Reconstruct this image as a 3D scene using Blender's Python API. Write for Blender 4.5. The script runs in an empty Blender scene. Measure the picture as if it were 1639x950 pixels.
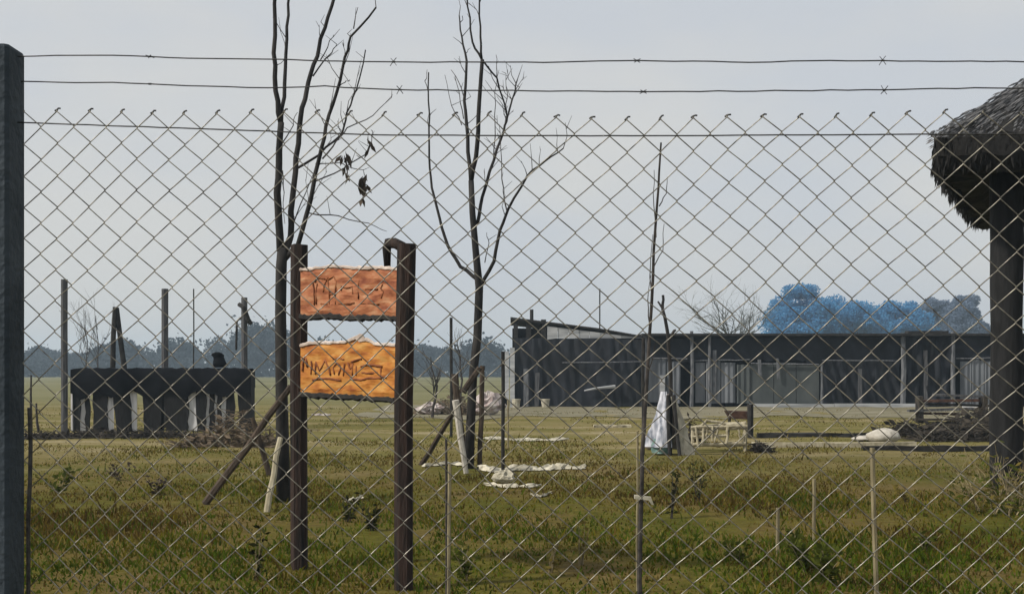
import bpy, math, random
import numpy as np
from mathutils import Vector, Matrix

random.seed(7)
rng = np.random.default_rng(7)
scene = bpy.context.scene
COL = scene.collection

# ------------------------------------------------------------------ camera
F = 1978.0            # focal length in photograph pixels (1639 wide)
CX, HZ = 819.5, 593.0  # principal column and horizon row in the photograph
CAM_H = 1.4
cam_data = bpy.data.cameras.new('camera')
cam = bpy.data.objects.new('camera', cam_data)
COL.objects.link(cam)
cam.location = (0, 0, CAM_H)
cam.rotation_euler = (math.radians(90), 0, 0)
cam_data.sensor_width = 36.0
cam_data.lens = F / 1639.0 * 36.0
cam_data.shift_y = (HZ - 475.0) / 1639.0
cam_data.clip_start = 0.05
cam_data.clip_end = 4000
scene.camera = cam

# ------------------------------------------------------------------ world
SUN_DIR = Vector((-0.70, -0.28, 0.66)).normalized()   # towards the sun
elev = math.asin(SUN_DIR.z)
azim = math.atan2(SUN_DIR.x, SUN_DIR.y)
world = bpy.data.worlds.new('World')
scene.world = world
world.use_nodes = True
wn = world.node_tree
wn.nodes.clear()
w_out = wn.nodes.new('ShaderNodeOutputWorld')
w_mix = wn.nodes.new('ShaderNodeMixShader')
w_sky = wn.nodes.new('ShaderNodeTexSky')
w_sky.sky_type = 'NISHITA'
w_sky.sun_disc = False
w_sky.sun_elevation = elev
w_sky.sun_rotation = azim % (2 * math.pi)
w_sky.air_density = 1.2
w_sky.dust_density = 4.0
w_bg = wn.nodes.new('ShaderNodeBackground')
w_bg.inputs['Strength'].default_value = 0.10
w_cl = wn.nodes.new('ShaderNodeBackground')
w_cl.inputs['Strength'].default_value = 1.0
w_tc = wn.nodes.new('ShaderNodeTexCoord')
w_mp = wn.nodes.new('ShaderNodeMapping')
w_mp.inputs['Scale'].default_value = (2.2, 2.2, 5.5)
w_ns = wn.nodes.new('ShaderNodeTexNoise')
w_ns.inputs['Scale'].default_value = 1.3
w_ns.inputs['Detail'].default_value = 5.0
w_ns.inputs['Roughness'].default_value = 0.5
w_cr = wn.nodes.new('ShaderNodeValToRGB')
w_cr.color_ramp.elements[0].position = 0.40
w_cr.color_ramp.elements[0].color = (0.635, 0.662, 0.70, 1)
w_cr.color_ramp.elements[1].position = 0.60
w_cr.color_ramp.elements[1].color = (0.715, 0.712, 0.695, 1)
w_mix.inputs[0].default_value = 0.88
wn.links.new(w_tc.outputs['Generated'], w_mp.inputs['Vector'])
wn.links.new(w_mp.outputs['Vector'], w_ns.inputs['Vector'])
wn.links.new(w_ns.outputs['Fac'], w_cr.inputs['Fac'])
wn.links.new(w_cr.outputs['Color'], w_cl.inputs['Color'])
wn.links.new(w_sky.outputs['Color'], w_bg.inputs['Color'])
wn.links.new(w_bg.outputs[0], w_mix.inputs[1])
wn.links.new(w_cl.outputs[0], w_mix.inputs[2])
wn.links.new(w_mix.outputs[0], w_out.inputs['Surface'])

# ------------------------------------------------------------------ sun, exposure
sun_data = bpy.data.lights.new('sun', 'SUN')
sun_data.energy = 4.4
sun_data.angle = math.radians(5.0)
sun_data.color = (1.0, 0.94, 0.84)
sun = bpy.data.objects.new('sun', sun_data)
COL.objects.link(sun)
sun.location = (-10, -4, 12)
sun.rotation_euler = SUN_DIR.to_track_quat('Z', 'Y').to_euler()
scene.view_settings.view_transform = 'Standard'
scene.view_settings.look = 'None'
scene.view_settings.exposure = 0.0
scene.view_settings.gamma = 1.0
scene.view_settings.use_curve_mapping = False
scene.render.engine = 'CYCLES'
scene.render.filter_size = 1.7
scene.cycles.max_bounces = 5
scene.cycles.diffuse_bounces = 3
scene.cycles.volume_bounces = 0
scene.cycles.use_adaptive_sampling = True
scene.cycles.use_denoising = True

# ------------------------------------------------------------------ helpers
def at(px, py, d):
    """point seen at photograph pixel (px, py) standing d metres away"""
    return Vector(((px - CX) / F * d, d, CAM_H + (HZ - py) / F * d))

def dep(py):
    """distance of the ground seen at row py"""
    return F * CAM_H / (py - HZ)

def gnd(px, py):
    d = dep(py)
    return Vector(((px - CX) / F * d, d, 0.0))

def srgb(r, g, b):
    def f(c):
        c /= 255.0
        return c / 12.92 if c <= 0.04045 else ((c + 0.055) / 1.055) ** 2.4
    return (f(r), f(g), f(b), 1.0)

MATS = {}
def mat(name, c1, c2=None, scale=6.0, rough=0.85, bump=0.0, bscale=None, metal=0.0,
        stretch=(1, 1, 1), c3=None, spec=0.3, detail=5.0, lo=0.35, hi=0.65):
    m = bpy.data.materials.new(name)
    m.use_nodes = True
    nt = m.node_tree
    b = nt.nodes['Principled BSDF']
    b.inputs['Roughness'].default_value = rough
    b.inputs['Metallic'].default_value = metal
    b.inputs['Specular IOR Level'].default_value = spec
    tc = nt.nodes.new('ShaderNodeTexCoord')
    mp = nt.nodes.new('ShaderNodeMapping')
    mp.inputs['Scale'].default_value = stretch
    nt.links.new(tc.outputs['Object'], mp.inputs['Vector'])
    n = nt.nodes.new('ShaderNodeTexNoise')
    n.inputs['Scale'].default_value = scale
    n.inputs['Detail'].default_value = detail
    nt.links.new(mp.outputs['Vector'], n.inputs['Vector'])
    cr = nt.nodes.new('ShaderNodeValToRGB')
    c2 = c2 or c1
    cr.color_ramp.elements[0].position = lo
    cr.color_ramp.elements[1].position = hi
    cr.color_ramp.elements[0].color = tuple(c1[:3]) + (1,)
    cr.color_ramp.elements[1].color = tuple(c2[:3]) + (1,)
    if c3:
        e = cr.color_ramp.elements.new((lo + hi) / 2)
        e.color = tuple(c3[:3]) + (1,)
    nt.links.new(n.outputs['Fac'], cr.inputs['Fac'])
    nt.links.new(cr.outputs['Color'], b.inputs['Base Color'])
    if bump > 0:
        n2 = nt.nodes.new('ShaderNodeTexNoise')
        n2.inputs['Scale'].default_value = bscale or scale * 3
        n2.inputs['Detail'].default_value = 6.0
        nt.links.new(mp.outputs['Vector'], n2.inputs['Vector'])
        bp = nt.nodes.new('ShaderNodeBump')
        bp.inputs['Strength'].default_value = bump
        bp.inputs['Distance'].default_value = 0.02
        nt.links.new(n2.outputs['Fac'], bp.inputs['Height'])
        nt.links.new(bp.outputs['Normal'], b.inputs['Normal'])
    MATS[name] = m
    return m

mat('bark', (0.009, 0.008438, 0.008438), (0.03375, 0.03037, 0.02812), 9, .9, .6, stretch=(1, 1, .35))
mat('bark_pale', (.10, .09, .075), (.22, .20, .17), 9, .9, .5, stretch=(1, 1, .3))
mat('prop_wood', (.022, .016, .012), (.075, .054, .038), 9, .9, .5, stretch=(1, 1, .4))
mat('twig', (.02, .018, .018), (.06, .052, .046), 20, .9)
mat('twig_dry', (.12, .095, .05), (.28, .23, .13), 20, .9)
mat('post_wood', (.007, .0055, .005), (.034, .019, .014), 5, .85, .6, stretch=(4, 4, .5))
mat('grey_wood', (.04, .041, .045), (.10, .10, .105), 5, .9, .5, stretch=(4, 4, .5))
mat('pale_wood', (0.256, 0.224, 0.152), (0.416, 0.376, 0.272), 5, .9, .4, stretch=(3, 3, .6))
mat('stake_wood', (.13, .11, .065), (.26, .22, .13), 7, .9, .4, stretch=(5, 5, .6))
mat('dark_pole', (.01, .01, .01), (.03, .028, .026), 7, .9, .3)
mat('sign_red', (.15, .036, .014), (.43, .23, .125), 3.2, .75, .25, stretch=(.5, 3, 8), c3=(.32, .115, .048), lo=.28, hi=.72)
mat('sign_orange', (.22, .060, .010), (.50, .27, .075), 3.0, .75, .25, stretch=(.5, 3, 8), c3=(.40, .155, .026), lo=.28, hi=.72)
mat('sign_bark', (.30, .24, .20), (.58, .49, .43), 9, .9, .5)
mat('carving', (.12, .034, .011), (.25, .085, .028), 12, .8)
mat('concrete', (.022, .032, .042), (.046, .060, .074), 5, .85, .5, 40)
mat('wire', (.035, .032, .028), (.215, .20, .16), 45, .34, metal=.35, spec=.7, lo=.3, hi=.62)
mat('wire_dark', (.04, .04, .042), (.09, .088, .085), 60, .5, metal=.9)
mat('black_cloth', (0.00343, 0.00392, 0.0049), (0.00931, 0.01029, 0.01274), 2.2, .95, .6, 6, spec=.05)
mat('black_board', (0.00294, 0.00294, 0.00343), (0.0098, 0.0098, 0.01078), 8, .85, .4, stretch=(3, 3, .6))
mat('shed_cloth', (.004, .005, .007), (.017, .020, .028), 1.1, .75, .8, 4, stretch=(1, 1, .8), spec=.3)
mat('white_board', (0.4756, 0.4756, 0.492), (0.656, 0.656, 0.6724), 5, .8, .3, stretch=(3, 3, .5))
mat('sheet_grey', (.09, .10, .115), (.16, .172, .19), 1.6, .6, metal=.2, stretch=(1, 1, .4))
mat('sheet_dull', (.045, .053, .055), (.075, .084, .084), 1.6, .7, stretch=(1, 1, .5))
mat('sheet_pale', (.22, .23, .24), (.40, .41, .42), 1.8, .6, .2, stretch=(.5, 1, 3))
mat('shed_post', (.06, .065, .075), (.15, .155, .165), 5, .9, .4, stretch=(3, 3, .6))
mat('white_plastic', (.26, .24, .18), (.52, .48, .38), 7, .6, .4)
mat('blue_white', (.10, .12, .16), (.50, .51, .56), 5, .8, .6, stretch=(2.2, 2.2, .8), lo=.3, hi=.6)
mat('green_cloth', (.08, .16, .15), (.20, .30, .28), 7, .7, .3)
mat('pink_white', (.26, .20, .19), (.50, .46, .44), 7, .7, .3)
mat('thatch_shaded', (0.0054, 0.00495, 0.00495), (0.01575, 0.0144, 0.0135), 8, .95, .8, 30, stretch=(1, 1, .5))  # same thatch as the roof straw, darkened for eave and underside shade
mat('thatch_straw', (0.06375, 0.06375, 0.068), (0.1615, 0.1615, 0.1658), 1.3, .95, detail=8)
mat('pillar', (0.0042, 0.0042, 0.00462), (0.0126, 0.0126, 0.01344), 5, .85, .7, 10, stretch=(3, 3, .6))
mat('brush_dark', (.012, .010, .009), (.05, .042, .032), 6, .95)
mat('brush_brown', (.06, .045, .03), (.16, .12, .08), 6, .95)
mat('stone_pale', (.30, .28, .24), (.48, .45, .40), 8, .9, .5)
mat('rust', (.03, .014, .01), (.08, .04, .025), 8, .85, .4)
mat('leaf_dead', (.03, .022, .016), (.07, .05, .035), 15, .9)
mat('leaf_dark', (.018, .022, .006), (.042, .044, .012), 15, .95, spec=.05)
mat('leaf_weed', (.045, .060, .008), (.10, .115, .02), 15, .95, spec=.05)
mat('leaf_haze_blue', (.075, .26, .47), (.095, .30, .53), .25, 1.0, spec=.02, detail=3)  # blue of the distance haze put into the leaf colour
mat('leaf_haze_grey', (.14, .19, .27), (.19, .24, .33), .25, 1.0, spec=.02, detail=3)  # greyer haze tint painted into the leaves
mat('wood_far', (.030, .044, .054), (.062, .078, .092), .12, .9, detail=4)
mat('scrub_grey', (.05, .055, .05), (.11, .115, .10), 3, .9)
mat('blade_green', (.042, .070, .005), (.085, .115, .011), 1.1, .95, spec=.04)
mat('blade_olive', (0.08343, 0.07311, 0.007152), (0.1351, 0.1152, 0.01351), 1.1, .95, spec=.04)
mat('blade_straw', (0.1287, 0.1022, 0.0227), (0.2195, 0.1741, 0.04919), 1.1, .95, spec=.04)
mat('blade_brown', (0.06358, 0.04268, 0.009082), (0.109, 0.07537, 0.01817), 1.1, .95, spec=.04)

def leafy(name, amount):
    nt = MATS[name].node_tree
    b = nt.nodes['Principled BSDF']
    out = nt.nodes['Material Output']
    src = b.inputs['Base Color'].links[0].from_socket
    tr = nt.nodes.new('ShaderNodeBsdfTranslucent')
    mx = nt.nodes.new('ShaderNodeMixShader')
    mx.inputs[0].default_value = amount
    nt.links.new(src, tr.inputs['Color'])
    nt.links.new(b.outputs[0], mx.inputs[1])
    nt.links.new(tr.outputs[0], mx.inputs[2])
    nt.links.new(mx.outputs[0], out.inputs['Surface'])
for k_ in ('leaf_haze_blue', 'leaf_haze_grey', 'wood_far'): leafy(k_, .5)
for k_ in ('blade_green', 'blade_olive', 'blade_straw', 'blade_brown', 'leaf_weed'): leafy(k_, .4)

class MB:
    def __init__(self):
        self.v, self.f, self.mi = [], [], []
    def add(self, vs, fs, mi=0):
        o = len(self.v)
        self.v += [tuple(p) for p in vs]
        self.f += [tuple(i + o for i in q) for q in fs]
        self.mi += [mi] * len(fs)
    def box(self, c, s, rz=0.0, ry=0.0, jit=0.0, mi=0):
        M = Matrix.Rotation(rz, 3, 'Z') @ Matrix.Rotation(ry, 3, 'Y')
        vs = []
        for x in (-.5, .5):
            for y in (-.5, .5):
                for z in (-.5, .5):
                    p = Vector((x * s[0] + random.uniform(-jit, jit), y * s[1] + random.uniform(-jit, jit),
                                z * s[2] + random.uniform(-jit, jit)))
                    vs.append(Vector(c) + M @ p)
        self.add(vs, [(0, 1, 3, 2), (4, 6, 7, 5), (0, 4, 5, 1), (2, 3, 7, 6), (0, 2, 6, 4), (1, 5, 7, 3)], mi)
    def tube(self, pts, r, n=6, mi=0, caps=True):
        pts = [Vector(p) for p in pts]
        if not hasattr(r, '__len__'):
            r = [r] * len(pts)
        elif len(r) == 2 and len(pts) != 2:
            r = [r[0] + (r[1] - r[0]) * i / (len(pts) - 1) for i in range(len(pts))]
        vs = []
        t0 = (pts[1] - pts[0]).normalized()
        u = t0.orthogonal().normalized()
        for i, p in enumerate(pts):
            a = pts[max(i - 1, 0)]
            b = pts[min(i + 1, len(pts) - 1)]
            t = (b - a)
            t = t.normalized() if t.length > 1e-9 else t0
            u = (u - t * u.dot(t))
            u = u.normalized() if u.length > 1e-6 else t.orthogonal().normalized()
            w = t.cross(u)
            for k in range(n):
                an = 2 * math.pi * k / n
                vs.append(p + (u * math.cos(an) + w * math.sin(an)) * r[i])
        fs = []
        for i in range(len(pts) - 1):
            for k in range(n):
                k2 = (k + 1) % n
                fs.append((i * n + k, i * n + k2, (i + 1) * n + k2, (i + 1) * n + k))
        if caps:
            fs.append(tuple(range(n))[::-1])
            fs.append(tuple((len(pts) - 1) * n + k for k in range(n)))
        self.add(vs, fs, mi)
    def prism(self, poly, thick, mi=0):
        """poly: outline points (any plane facing -y), extruded away from the viewer by thick"""
        n = len(poly)
        a = [Vector(p) for p in poly]
        b = [p + Vector((0, thick, 0)) for p in a]
        fs = [tuple(range(n)), tuple(range(2 * n - 1, n - 1, -1))]
        for i in range(n):
            j = (i + 1) % n
            fs.append((i, i + n, j + n, j))
        self.add(a + b, fs, mi)
    def leaf(self, p, d, ln, wd, mi=0):
        d = Vector(d).normalized()
        s = d.cross(Vector((random.uniform(-1, 1), random.uniform(-1, 1), random.uniform(-1, 1))))
        s = s.normalized() * wd * .5 if s.length > 1e-5 else Vector((wd * .5, 0, 0))
        p = Vector(p)
        self.add([p, p + d * ln * .5 + s, p + d * ln, p + d * ln * .5 - s], [(0, 1, 2, 3)], mi)
    def build(self, name, m, parent=None, smooth=False):
        me = bpy.data.meshes.new(name)
        base = parent_world(parent) if parent else Vector((0, 0, 0))
        me.from_pydata([tuple(Vector(p) - base) for p in self.v], [], self.f)
        ms = m if isinstance(m, (list, tuple)) else [m]
        for k in ms:
            me.materials.append(MATS[k])
        if len(ms) > 1:
            me.polygons.foreach_set('material_index', self.mi)
        if smooth:
            me.polygons.foreach_set('use_smooth', [True] * len(self.f))
        me.update()
        o = bpy.data.objects.new(name, me)
        COL.objects.link(o)
        if parent:
            o.parent = parent
        return o

def parent_world(o):
    v = Vector((0, 0, 0))
    while o:
        v += Vector(o.location)
        o = o.parent
    return v

def tag(o, label=None, cat=None, group=None, kind=None):
    if label: o['label'] = label
    if cat: o['category'] = cat
    if group: o['group'] = group
    if kind: o['kind'] = kind
    return o

def thing(name, label, cat, loc, group=None):
    o = bpy.data.objects.new(name, None)
    COL.objects.link(o)
    o.location = loc
    o.empty_display_size = .2
    return tag(o, label, cat, group)

def recentre(o):
    """put a single-mesh thing's origin at its base"""
    me = o.data
    c = np.empty(len(me.vertices) * 3)
    me.vertices.foreach_get('co', c)
    c = c.reshape(-1, 3)
    b = np.array([(c[:, 0].min() + c[:, 0].max()) / 2, (c[:, 1].min() + c[:, 1].max()) / 2, c[:, 2].min()])
    me.vertices.foreach_set('co', (c - b).ravel())
    me.update()
    o.location = tuple(b)
    return o

def single(mb, name, m, label, cat, group=None, kind=None, smooth=False):
    return tag(recentre(mb.build(name, m, None, smooth)), label, cat, group, kind)

def gz(x, y):
    k = 1.0 if not hasattr(x, '__len__') else np.ones(len(x))
    return k * (.018 * np.sin(x * 1.3 + y * .7) * np.sin(y * .9 - x * .4) + .010 * np.sin(x * 3.1 + 1) * np.sin(y * 2.7))

def jag(pts, amp, sub=3):
    """subdivide a polyline and shake it a little"""
    out = []
    for a, b in zip(pts[:-1], pts[1:]):
        a, b = Vector(a), Vector(b)
        for i in range(sub):
            q = a.lerp(b, i / sub)
            if out:
                q = q + Vector((random.uniform(-amp, amp), random.uniform(-amp, amp), random.uniform(-amp, amp)))
            out.append(q)
    out.append(Vector(pts[-1]))
    return out

# ================================================================== GROUND
def build_ground():
    fine = np.arange(-18, 18.01, .35)
    far = np.geomspace(19, 620, 26)
    xs = np.concatenate([-far[::-1], fine, far])
    ys = np.concatenate([np.arange(-8, 40, .35), np.geomspace(40.5, 900, 46)])
    X, Y = np.meshgrid(xs, ys)
    Z = gz(X.ravel(), Y.ravel())
    Z = np.where(Y.ravel() > 60, Z * 0.3, Z)
    co = np.stack([X.ravel(), Y.ravel(), Z], 1)
    nx, ny = len(xs), len(ys)
    idx = np.arange(nx * ny).reshape(ny, nx)
    f = np.stack([idx[:-1, :-1], idx[:-1, 1:], idx[1:, 1:], idx[1:, :-1]], -1).reshape(-1, 4)
    me = bpy.data.meshes.new('ground')
    me.from_pydata(co.tolist(), [], f.tolist())
    me.polygons.foreach_set('use_smooth', [True] * len(f))
    o = bpy.data.objects.new('ground', me)
    COL.objects.link(o)
    tag(o, 'worn field of olive grass and pale dry earth', kind='structure')
    m = bpy.data.materials.new('field')
    m.use_nodes = True
    nt = m.node_tree
    b = nt.nodes['Principled BSDF']
    b.inputs['Roughness'].default_value = .95
    b.inputs['Specular IOR Level'].default_value = .03
    tc = nt.nodes.new('ShaderNodeTexCoord')
    def noise(s, d, stretch=(1, 1, 1)):
        mp = nt.nodes.new('ShaderNodeMapping')
        mp.inputs['Scale'].default_value = stretch
        nt.links.new(tc.outputs['Object'], mp.inputs['Vector'])
        n = nt.nodes.new('ShaderNodeTexNoise')
        n.inputs['Scale'].default_value = s
        n.inputs['Detail'].default_value = d
        n.inputs['Roughness'].default_value = .65
        nt.links.new(mp.outputs['Vector'], n.inputs['Vector'])
        return n
    def ramp(src, stops):
        r = nt.nodes.new('ShaderNodeValToRGB')
        while len(r.color_ramp.elements) < len(stops):
            r.color_ramp.elements.new(.5)
        for e, (p, c) in zip(r.color_ramp.elements, stops):
            e.position = p
            e.color = tuple(c) + (1,)
        nt.links.new(src, r.inputs['Fac'])
        return r
    def mix(fac, a, c, mode='MIX'):
        x = nt.nodes.new('ShaderNodeMix')
        x.data_type = 'RGBA'
        x.blend_type = mode
        if hasattr(fac, 'links'):
            nt.links.new(fac, x.inputs[0])
        else:
            x.inputs[0].default_value = fac
        nt.links.new(a, x.inputs[6])
        nt.links.new(c, x.inputs[7])
        return x.outputs[2]
    near = ramp(noise(.55, 8, (1, .6, 1)).outputs['Fac'],
                [(.30, (.050, .058, .008)), (.45, (.085, .078, .014)), (.55, (.105, .080, .024)), (.70, (.14, .098, .045))])
    yard = ramp(noise(.35, 8, (.5, 1.6, 1)).outputs['Fac'],
                [(.34, (.090, .082, .020)), (.46, (.14, .124, .040)), (.56, (.185, .152, .068)), (.68, (.27, .23, .14))])
    farf = ramp(noise(.05, 6, (.3, 1, 1)).outputs['Fac'],
                [(.35, (.125, .122, .05)), (.6, (.175, .165, .085)), (.75, (.22, .20, .13))])
    sep = nt.nodes.new('ShaderNodeSeparateXYZ')
    nt.links.new(tc.outputs['Object'], sep.inputs[0])
    wob = noise(.5, 4)
    def edge(lo, hi, wobble):
        ma = nt.nodes.new('ShaderNodeMath')
        ma.operation = 'MULTIPLY_ADD'
        nt.links.new(wob.outputs['Fac'], ma.inputs[0])
        ma.inputs[1].default_value = wobble
        nt.links.new(sep.outputs[1], ma.inputs[2])
        mr = nt.nodes.new('ShaderNodeMapRange')
        nt.links.new(ma.outputs[0], mr.inputs[0])
        mr.inputs[1].default_value = lo + wobble / 2
        mr.inputs[2].default_value = hi + wobble / 2
        return mr.outputs[0]
    c = mix(edge(14, 23, 10), near.outputs[0], yard.outputs[0])
    c = mix(edge(44, 62, 14), c, farf.outputs[0])
    fine_n = ramp(noise(9, 6).outputs['Fac'], [(.3, (.62, .62, .62)), (.7, (1.25, 1.25, 1.25))])
    c = mix(.85, c, fine_n.outputs[0], 'MULTIPLY')
    nt.links.new(c, b.inputs['Base Color'])
    bp = nt.nodes.new('ShaderNodeBump')
    bp.inputs['Strength'].default_value = .7
    bp.inputs['Distance'].default_value = .06
    nt.links.new(noise(7, 8).outputs['Fac'], bp.inputs['Height'])
    nt.links.new(bp.outputs['Normal'], b.inputs['Normal'])
    me.materials.append(m)
build_ground()

def build_grass(N=210000, ya=5.0, yb=26.0, name='field_grass', label='short olive and straw coloured grass covering the near field'):
    y = ya + (yb - ya) * rng.random(N) ** (1.55 if ya < 10 else 1.0)
    x = (rng.random(N) * 2 - 1) * (y * .50 + .8)
    patch = .5 + .5 * np.sin(x * 1.1 + 2.0 * np.sin(y * .55)) * np.sin(y * .8 + 1.3 * np.sin(x * .7 + 1)) + .25 * np.sin(x * 4.3 + y * 3.1) * np.sin(y * 5.2 - x * 2)
    bare = np.clip((y - 12) / 14, 0, .8)
    soil = np.sin(x * .9 + 1.1 * np.sin(y * .7 + 2)) * np.sin(y * 1.15 + 1.4 * np.sin(x * .6)) + .4 * np.sin(x * 3.3 - y * 1.7) * np.sin(y * 2.9 + x)
    keep = rng.random(N) < np.clip(.34 + .7 * patch - .55 * bare - .7 * np.clip(soil - .25, 0, 1), .03, 1)
    x, y, patch = x[keep], y[keep], patch[keep]
    n = len(x)
    h = (.022 + .045 * rng.random(n) ** 2 + .035 * np.clip(patch, 0, 1) * rng.random(n)) * np.where(y > 14, .75, 1.0)
    h = h * (.65 + .45 * np.clip(patch, 0, 1))
    h = np.where(rng.random(n) < .02, h * rng.uniform(1.5, 3.4, n), h)
    w = .0035 + .004 * rng.random(n) + .00022 * y
    a = rng.random(n) * 2 * np.pi
    lean = .15 + .75 * rng.random(n)
    la = rng.random(n) * 2 * np.pi
    z0 = gz(x, y) - .006
    dx, dy = np.cos(a) * w, np.sin(a) * w
    lx, ly = np.cos(la) * lean * h, np.sin(la) * lean * h
    P = np.stack([
        np.stack([x - dx, y - dy, z0], 1), np.stack([x + dx, y + dy, z0], 1),
        np.stack([x + dx * .8 + lx * .4, y + dy * .8 + ly * .4, z0 + h * .6], 1),
        np.stack([x + lx, y + ly, z0 + h], 1),
        np.stack([x - dx * .8 + lx * .4, y - dy * .8 + ly * .4, z0 + h * .6], 1)], 1)
    co = P.reshape(-1, 3)
    me = bpy.data.meshes.new(name)
    me.vertices.add(n * 5)
    me.vertices.foreach_set('co', co.ravel())
    me.loops.add(n * 5)
    me.loops.foreach_set('vertex_index', np.arange(n * 5))
    me.polygons.add(n)
    me.polygons.foreach_set('loop_start', np.arange(n) * 5)
    for k in ('blade_green', 'blade_olive', 'blade_straw', 'blade_brown'):
        me.materials.append(MATS[k])
    dirt = np.sin(x * .55 + 1.7 + np.sin(y * .31)) * np.sin(y * .43 + .6 + .8 * np.sin(x * .4)) + .35 * np.sin(x * 1.9 + y * 1.3)
    r = rng.random(n)
    pg = np.clip(.18 + .35 * patch - .25 * np.clip((y - 10) / 10, 0, 1), .04, .6)
    mi = np.where(r < pg, 0, np.where(r < pg + .38, 1, np.where(r < pg + .38 + .14, 2, 3)))
    mi = np.where((dirt > .35) & (rng.random(n) < .65), 3, mi)
    mi = np.where((dirt < -.45) & (rng.random(n) < .45), 0, mi)
    green = ((x < -.20 * y) & (y < 9.6)) | ((x > .10 * y) & (y < 10.5))
    mi = np.where(green & (rng.random(n) < np.clip((11 - y) / 5, 0, .6)), 0, mi)
    far_straw = (y > 13) & (rng.random(n) < np.clip((y - 13) / 12, 0, .6))
    mi = np.where(far_straw, np.where(rng.random(n) < .5, 2, np.where(rng.random(n) < .5, 1, 3)), mi)
    me.polygons.foreach_set('material_index', mi.astype(np.int32))
    me.update(calc_edges=True)
    o = bpy.data.objects.new(name, me)
    COL.objects.link(o)
    tag(o, label, 'grass', kind='stuff')
build_grass()
build_grass(46000, 21.0, 46.0, 'yard_tufts', 'sparse dry tufts scattered over the far yard')

# ================================================================== FAR WOOD
def quads_object(name, m, pts, size, parent=None, flat=.0):
    n = len(pts)
    q = rng.normal(size=(n, 3)); q /= np.linalg.norm(q, axis=1)[:, None]
    r = rng.normal(size=(n, 3)); r -= (r * q).sum(1)[:, None] * q; r /= np.linalg.norm(r, axis=1)[:, None]
    s = (size * (.6 + .8 * rng.random(n)))[:, None] if np.isscalar(size) else size[:, None]
    P = np.stack([pts - q * s * .5, pts + r * s * .32, pts + q * s * .5, pts - r * s * .32], 1)
    base = np.array(parent_world(parent)) if parent else np.zeros(3)
    me = bpy.data.meshes.new(name)
    me.vertices.add(n * 4)
    me.vertices.foreach_set('co', (P.reshape(-1, 3) - base).ravel())
    me.loops.add(n * 4)
    me.loops.foreach_set('vertex_index', np.arange(n * 4))
    me.polygons.add(n)
    me.polygons.foreach_set('loop_start', np.arange(n) * 4)
    me.materials.append(MATS[m])
    me.update(calc_edges=True)
    o = bpy.data.objects.new(name, me)
    COL.objects.link(o)
    if parent:
        o.parent = parent
    return o

def build_far_wood():
    chunks = []
    x = -175.0
    k = 0
    while x < -2:
        d = 275 + rng.random() * 50
        pxx = CX + F * x / d
        hh = 7.6 + 1.8 * math.sin(x * .07) + 2.5 * rng.random()
        if 380 < pxx < 470: hh += 2.5
        if pxx < 330: hh *= .92
        rx = 2.4 + 2.2 * rng.random()
        n = 1000
        u = rng.normal(size=(n, 3)); u /= np.linalg.norm(u, axis=1)[:, None]
        u *= (rng.random(n) ** .45)[:, None]
        cz = hh * .55
        p = np.stack([x + u[:, 0] * rx, d + u[:, 1] * rx, cz + u[:, 2] * hh * .45], 1)
        lump = .35 * np.sin(p[:, 2] * 1.7 + k) * rx
        p[:, 0] += lump * .4
        chunks.append(p)
        # bare upright twigs above the crown
        m = 10
        tx = x + (rng.random(m) - .5) * rx * 2
        tz = hh * .8 + rng.random(m) * hh * .32
        chunks.append(np.stack([tx, np.full(m, d), tz], 1))
        x += 1.6 + 2.0 * rng.random()
        k += 1
    # undergrowth along the foot of the wood
    n = 24000
    xx = -178 + 180 * rng.random(n)
    chunks.append(np.stack([xx, 268 + 30 * rng.random(n), rng.random(n) ** 1.3 * 5.5], 1))
    pts = np.concatenate(chunks)
    o = quads_object('distant_wood', 'wood_far', pts, .85)
    tag(o, 'long hazy blue grey wood along the far edge of the field', 'wood', kind='stuff')
build_far_wood()

def hazy_tree(px0, px1, top, d, label, m, seed):
    random.seed(seed)
    cx = (px0 + px1) / 2
    half = (px1 - px0) / 2 / F * d * 1.10
    b = at(cx, HZ, d); b.z = 0
    ztop = CAM_H + (HZ - top) / F * d
    t = thing('hazy_tree', label, 'tree', b, 'haze blue trees beyond the dark shed')
    tr = MB()
    tr.tube(jag([b, b + Vector((.2, 0, ztop * .35)), b + Vector((-.1, .2, ztop * .7))], .12, 3), [.42, .12], 8)
    for i in range(5):
        an = random.uniform(0, 6.28)
        s = b + Vector((0, 0, ztop * random.uniform(.22, .5)))
        e = s + Vector((math.cos(an) * half * .7, math.sin(an) * half * .7, ztop * random.uniform(.2, .35)))
        tr.tube(jag([s, e], .2, 4), [.16, .05], 6)
    tr.build('trunk', 'bark', t)
    P = []
    for i in range(60):     # clumps spread through the crown
        while True:
            u = rng.random(3) * 2 - 1
            if (u ** 2).sum() < 1: break
        c = np.array([b.x + u[0] * half * .84, b.y + u[1] * half * .84, ztop * .58 + u[2] * ztop * .33])
        if u[2] < -.2: c[0] = b.x + u[0] * half * 1.0
        r = half * (.22 + .2 * rng.random())
        n = 800
        v = rng.normal(size=(n, 3)); v /= np.linalg.norm(v, axis=1)[:, None]
        v *= (rng.random(n) ** .5)[:, None] * r
        v[:, 2] *= .85
        P.append(c + v)
    n = 9000                # shrubby skirt
    P.append(np.stack([b.x + (rng.random(n) * 2 - 1) * half * 1.05, b.y + (rng.random(n) * 2 - 1) * half * .8, rng.random(n) * ztop * .62], 1))
    quads_object('crown', m, np.concatenate(P), .36, t)
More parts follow.
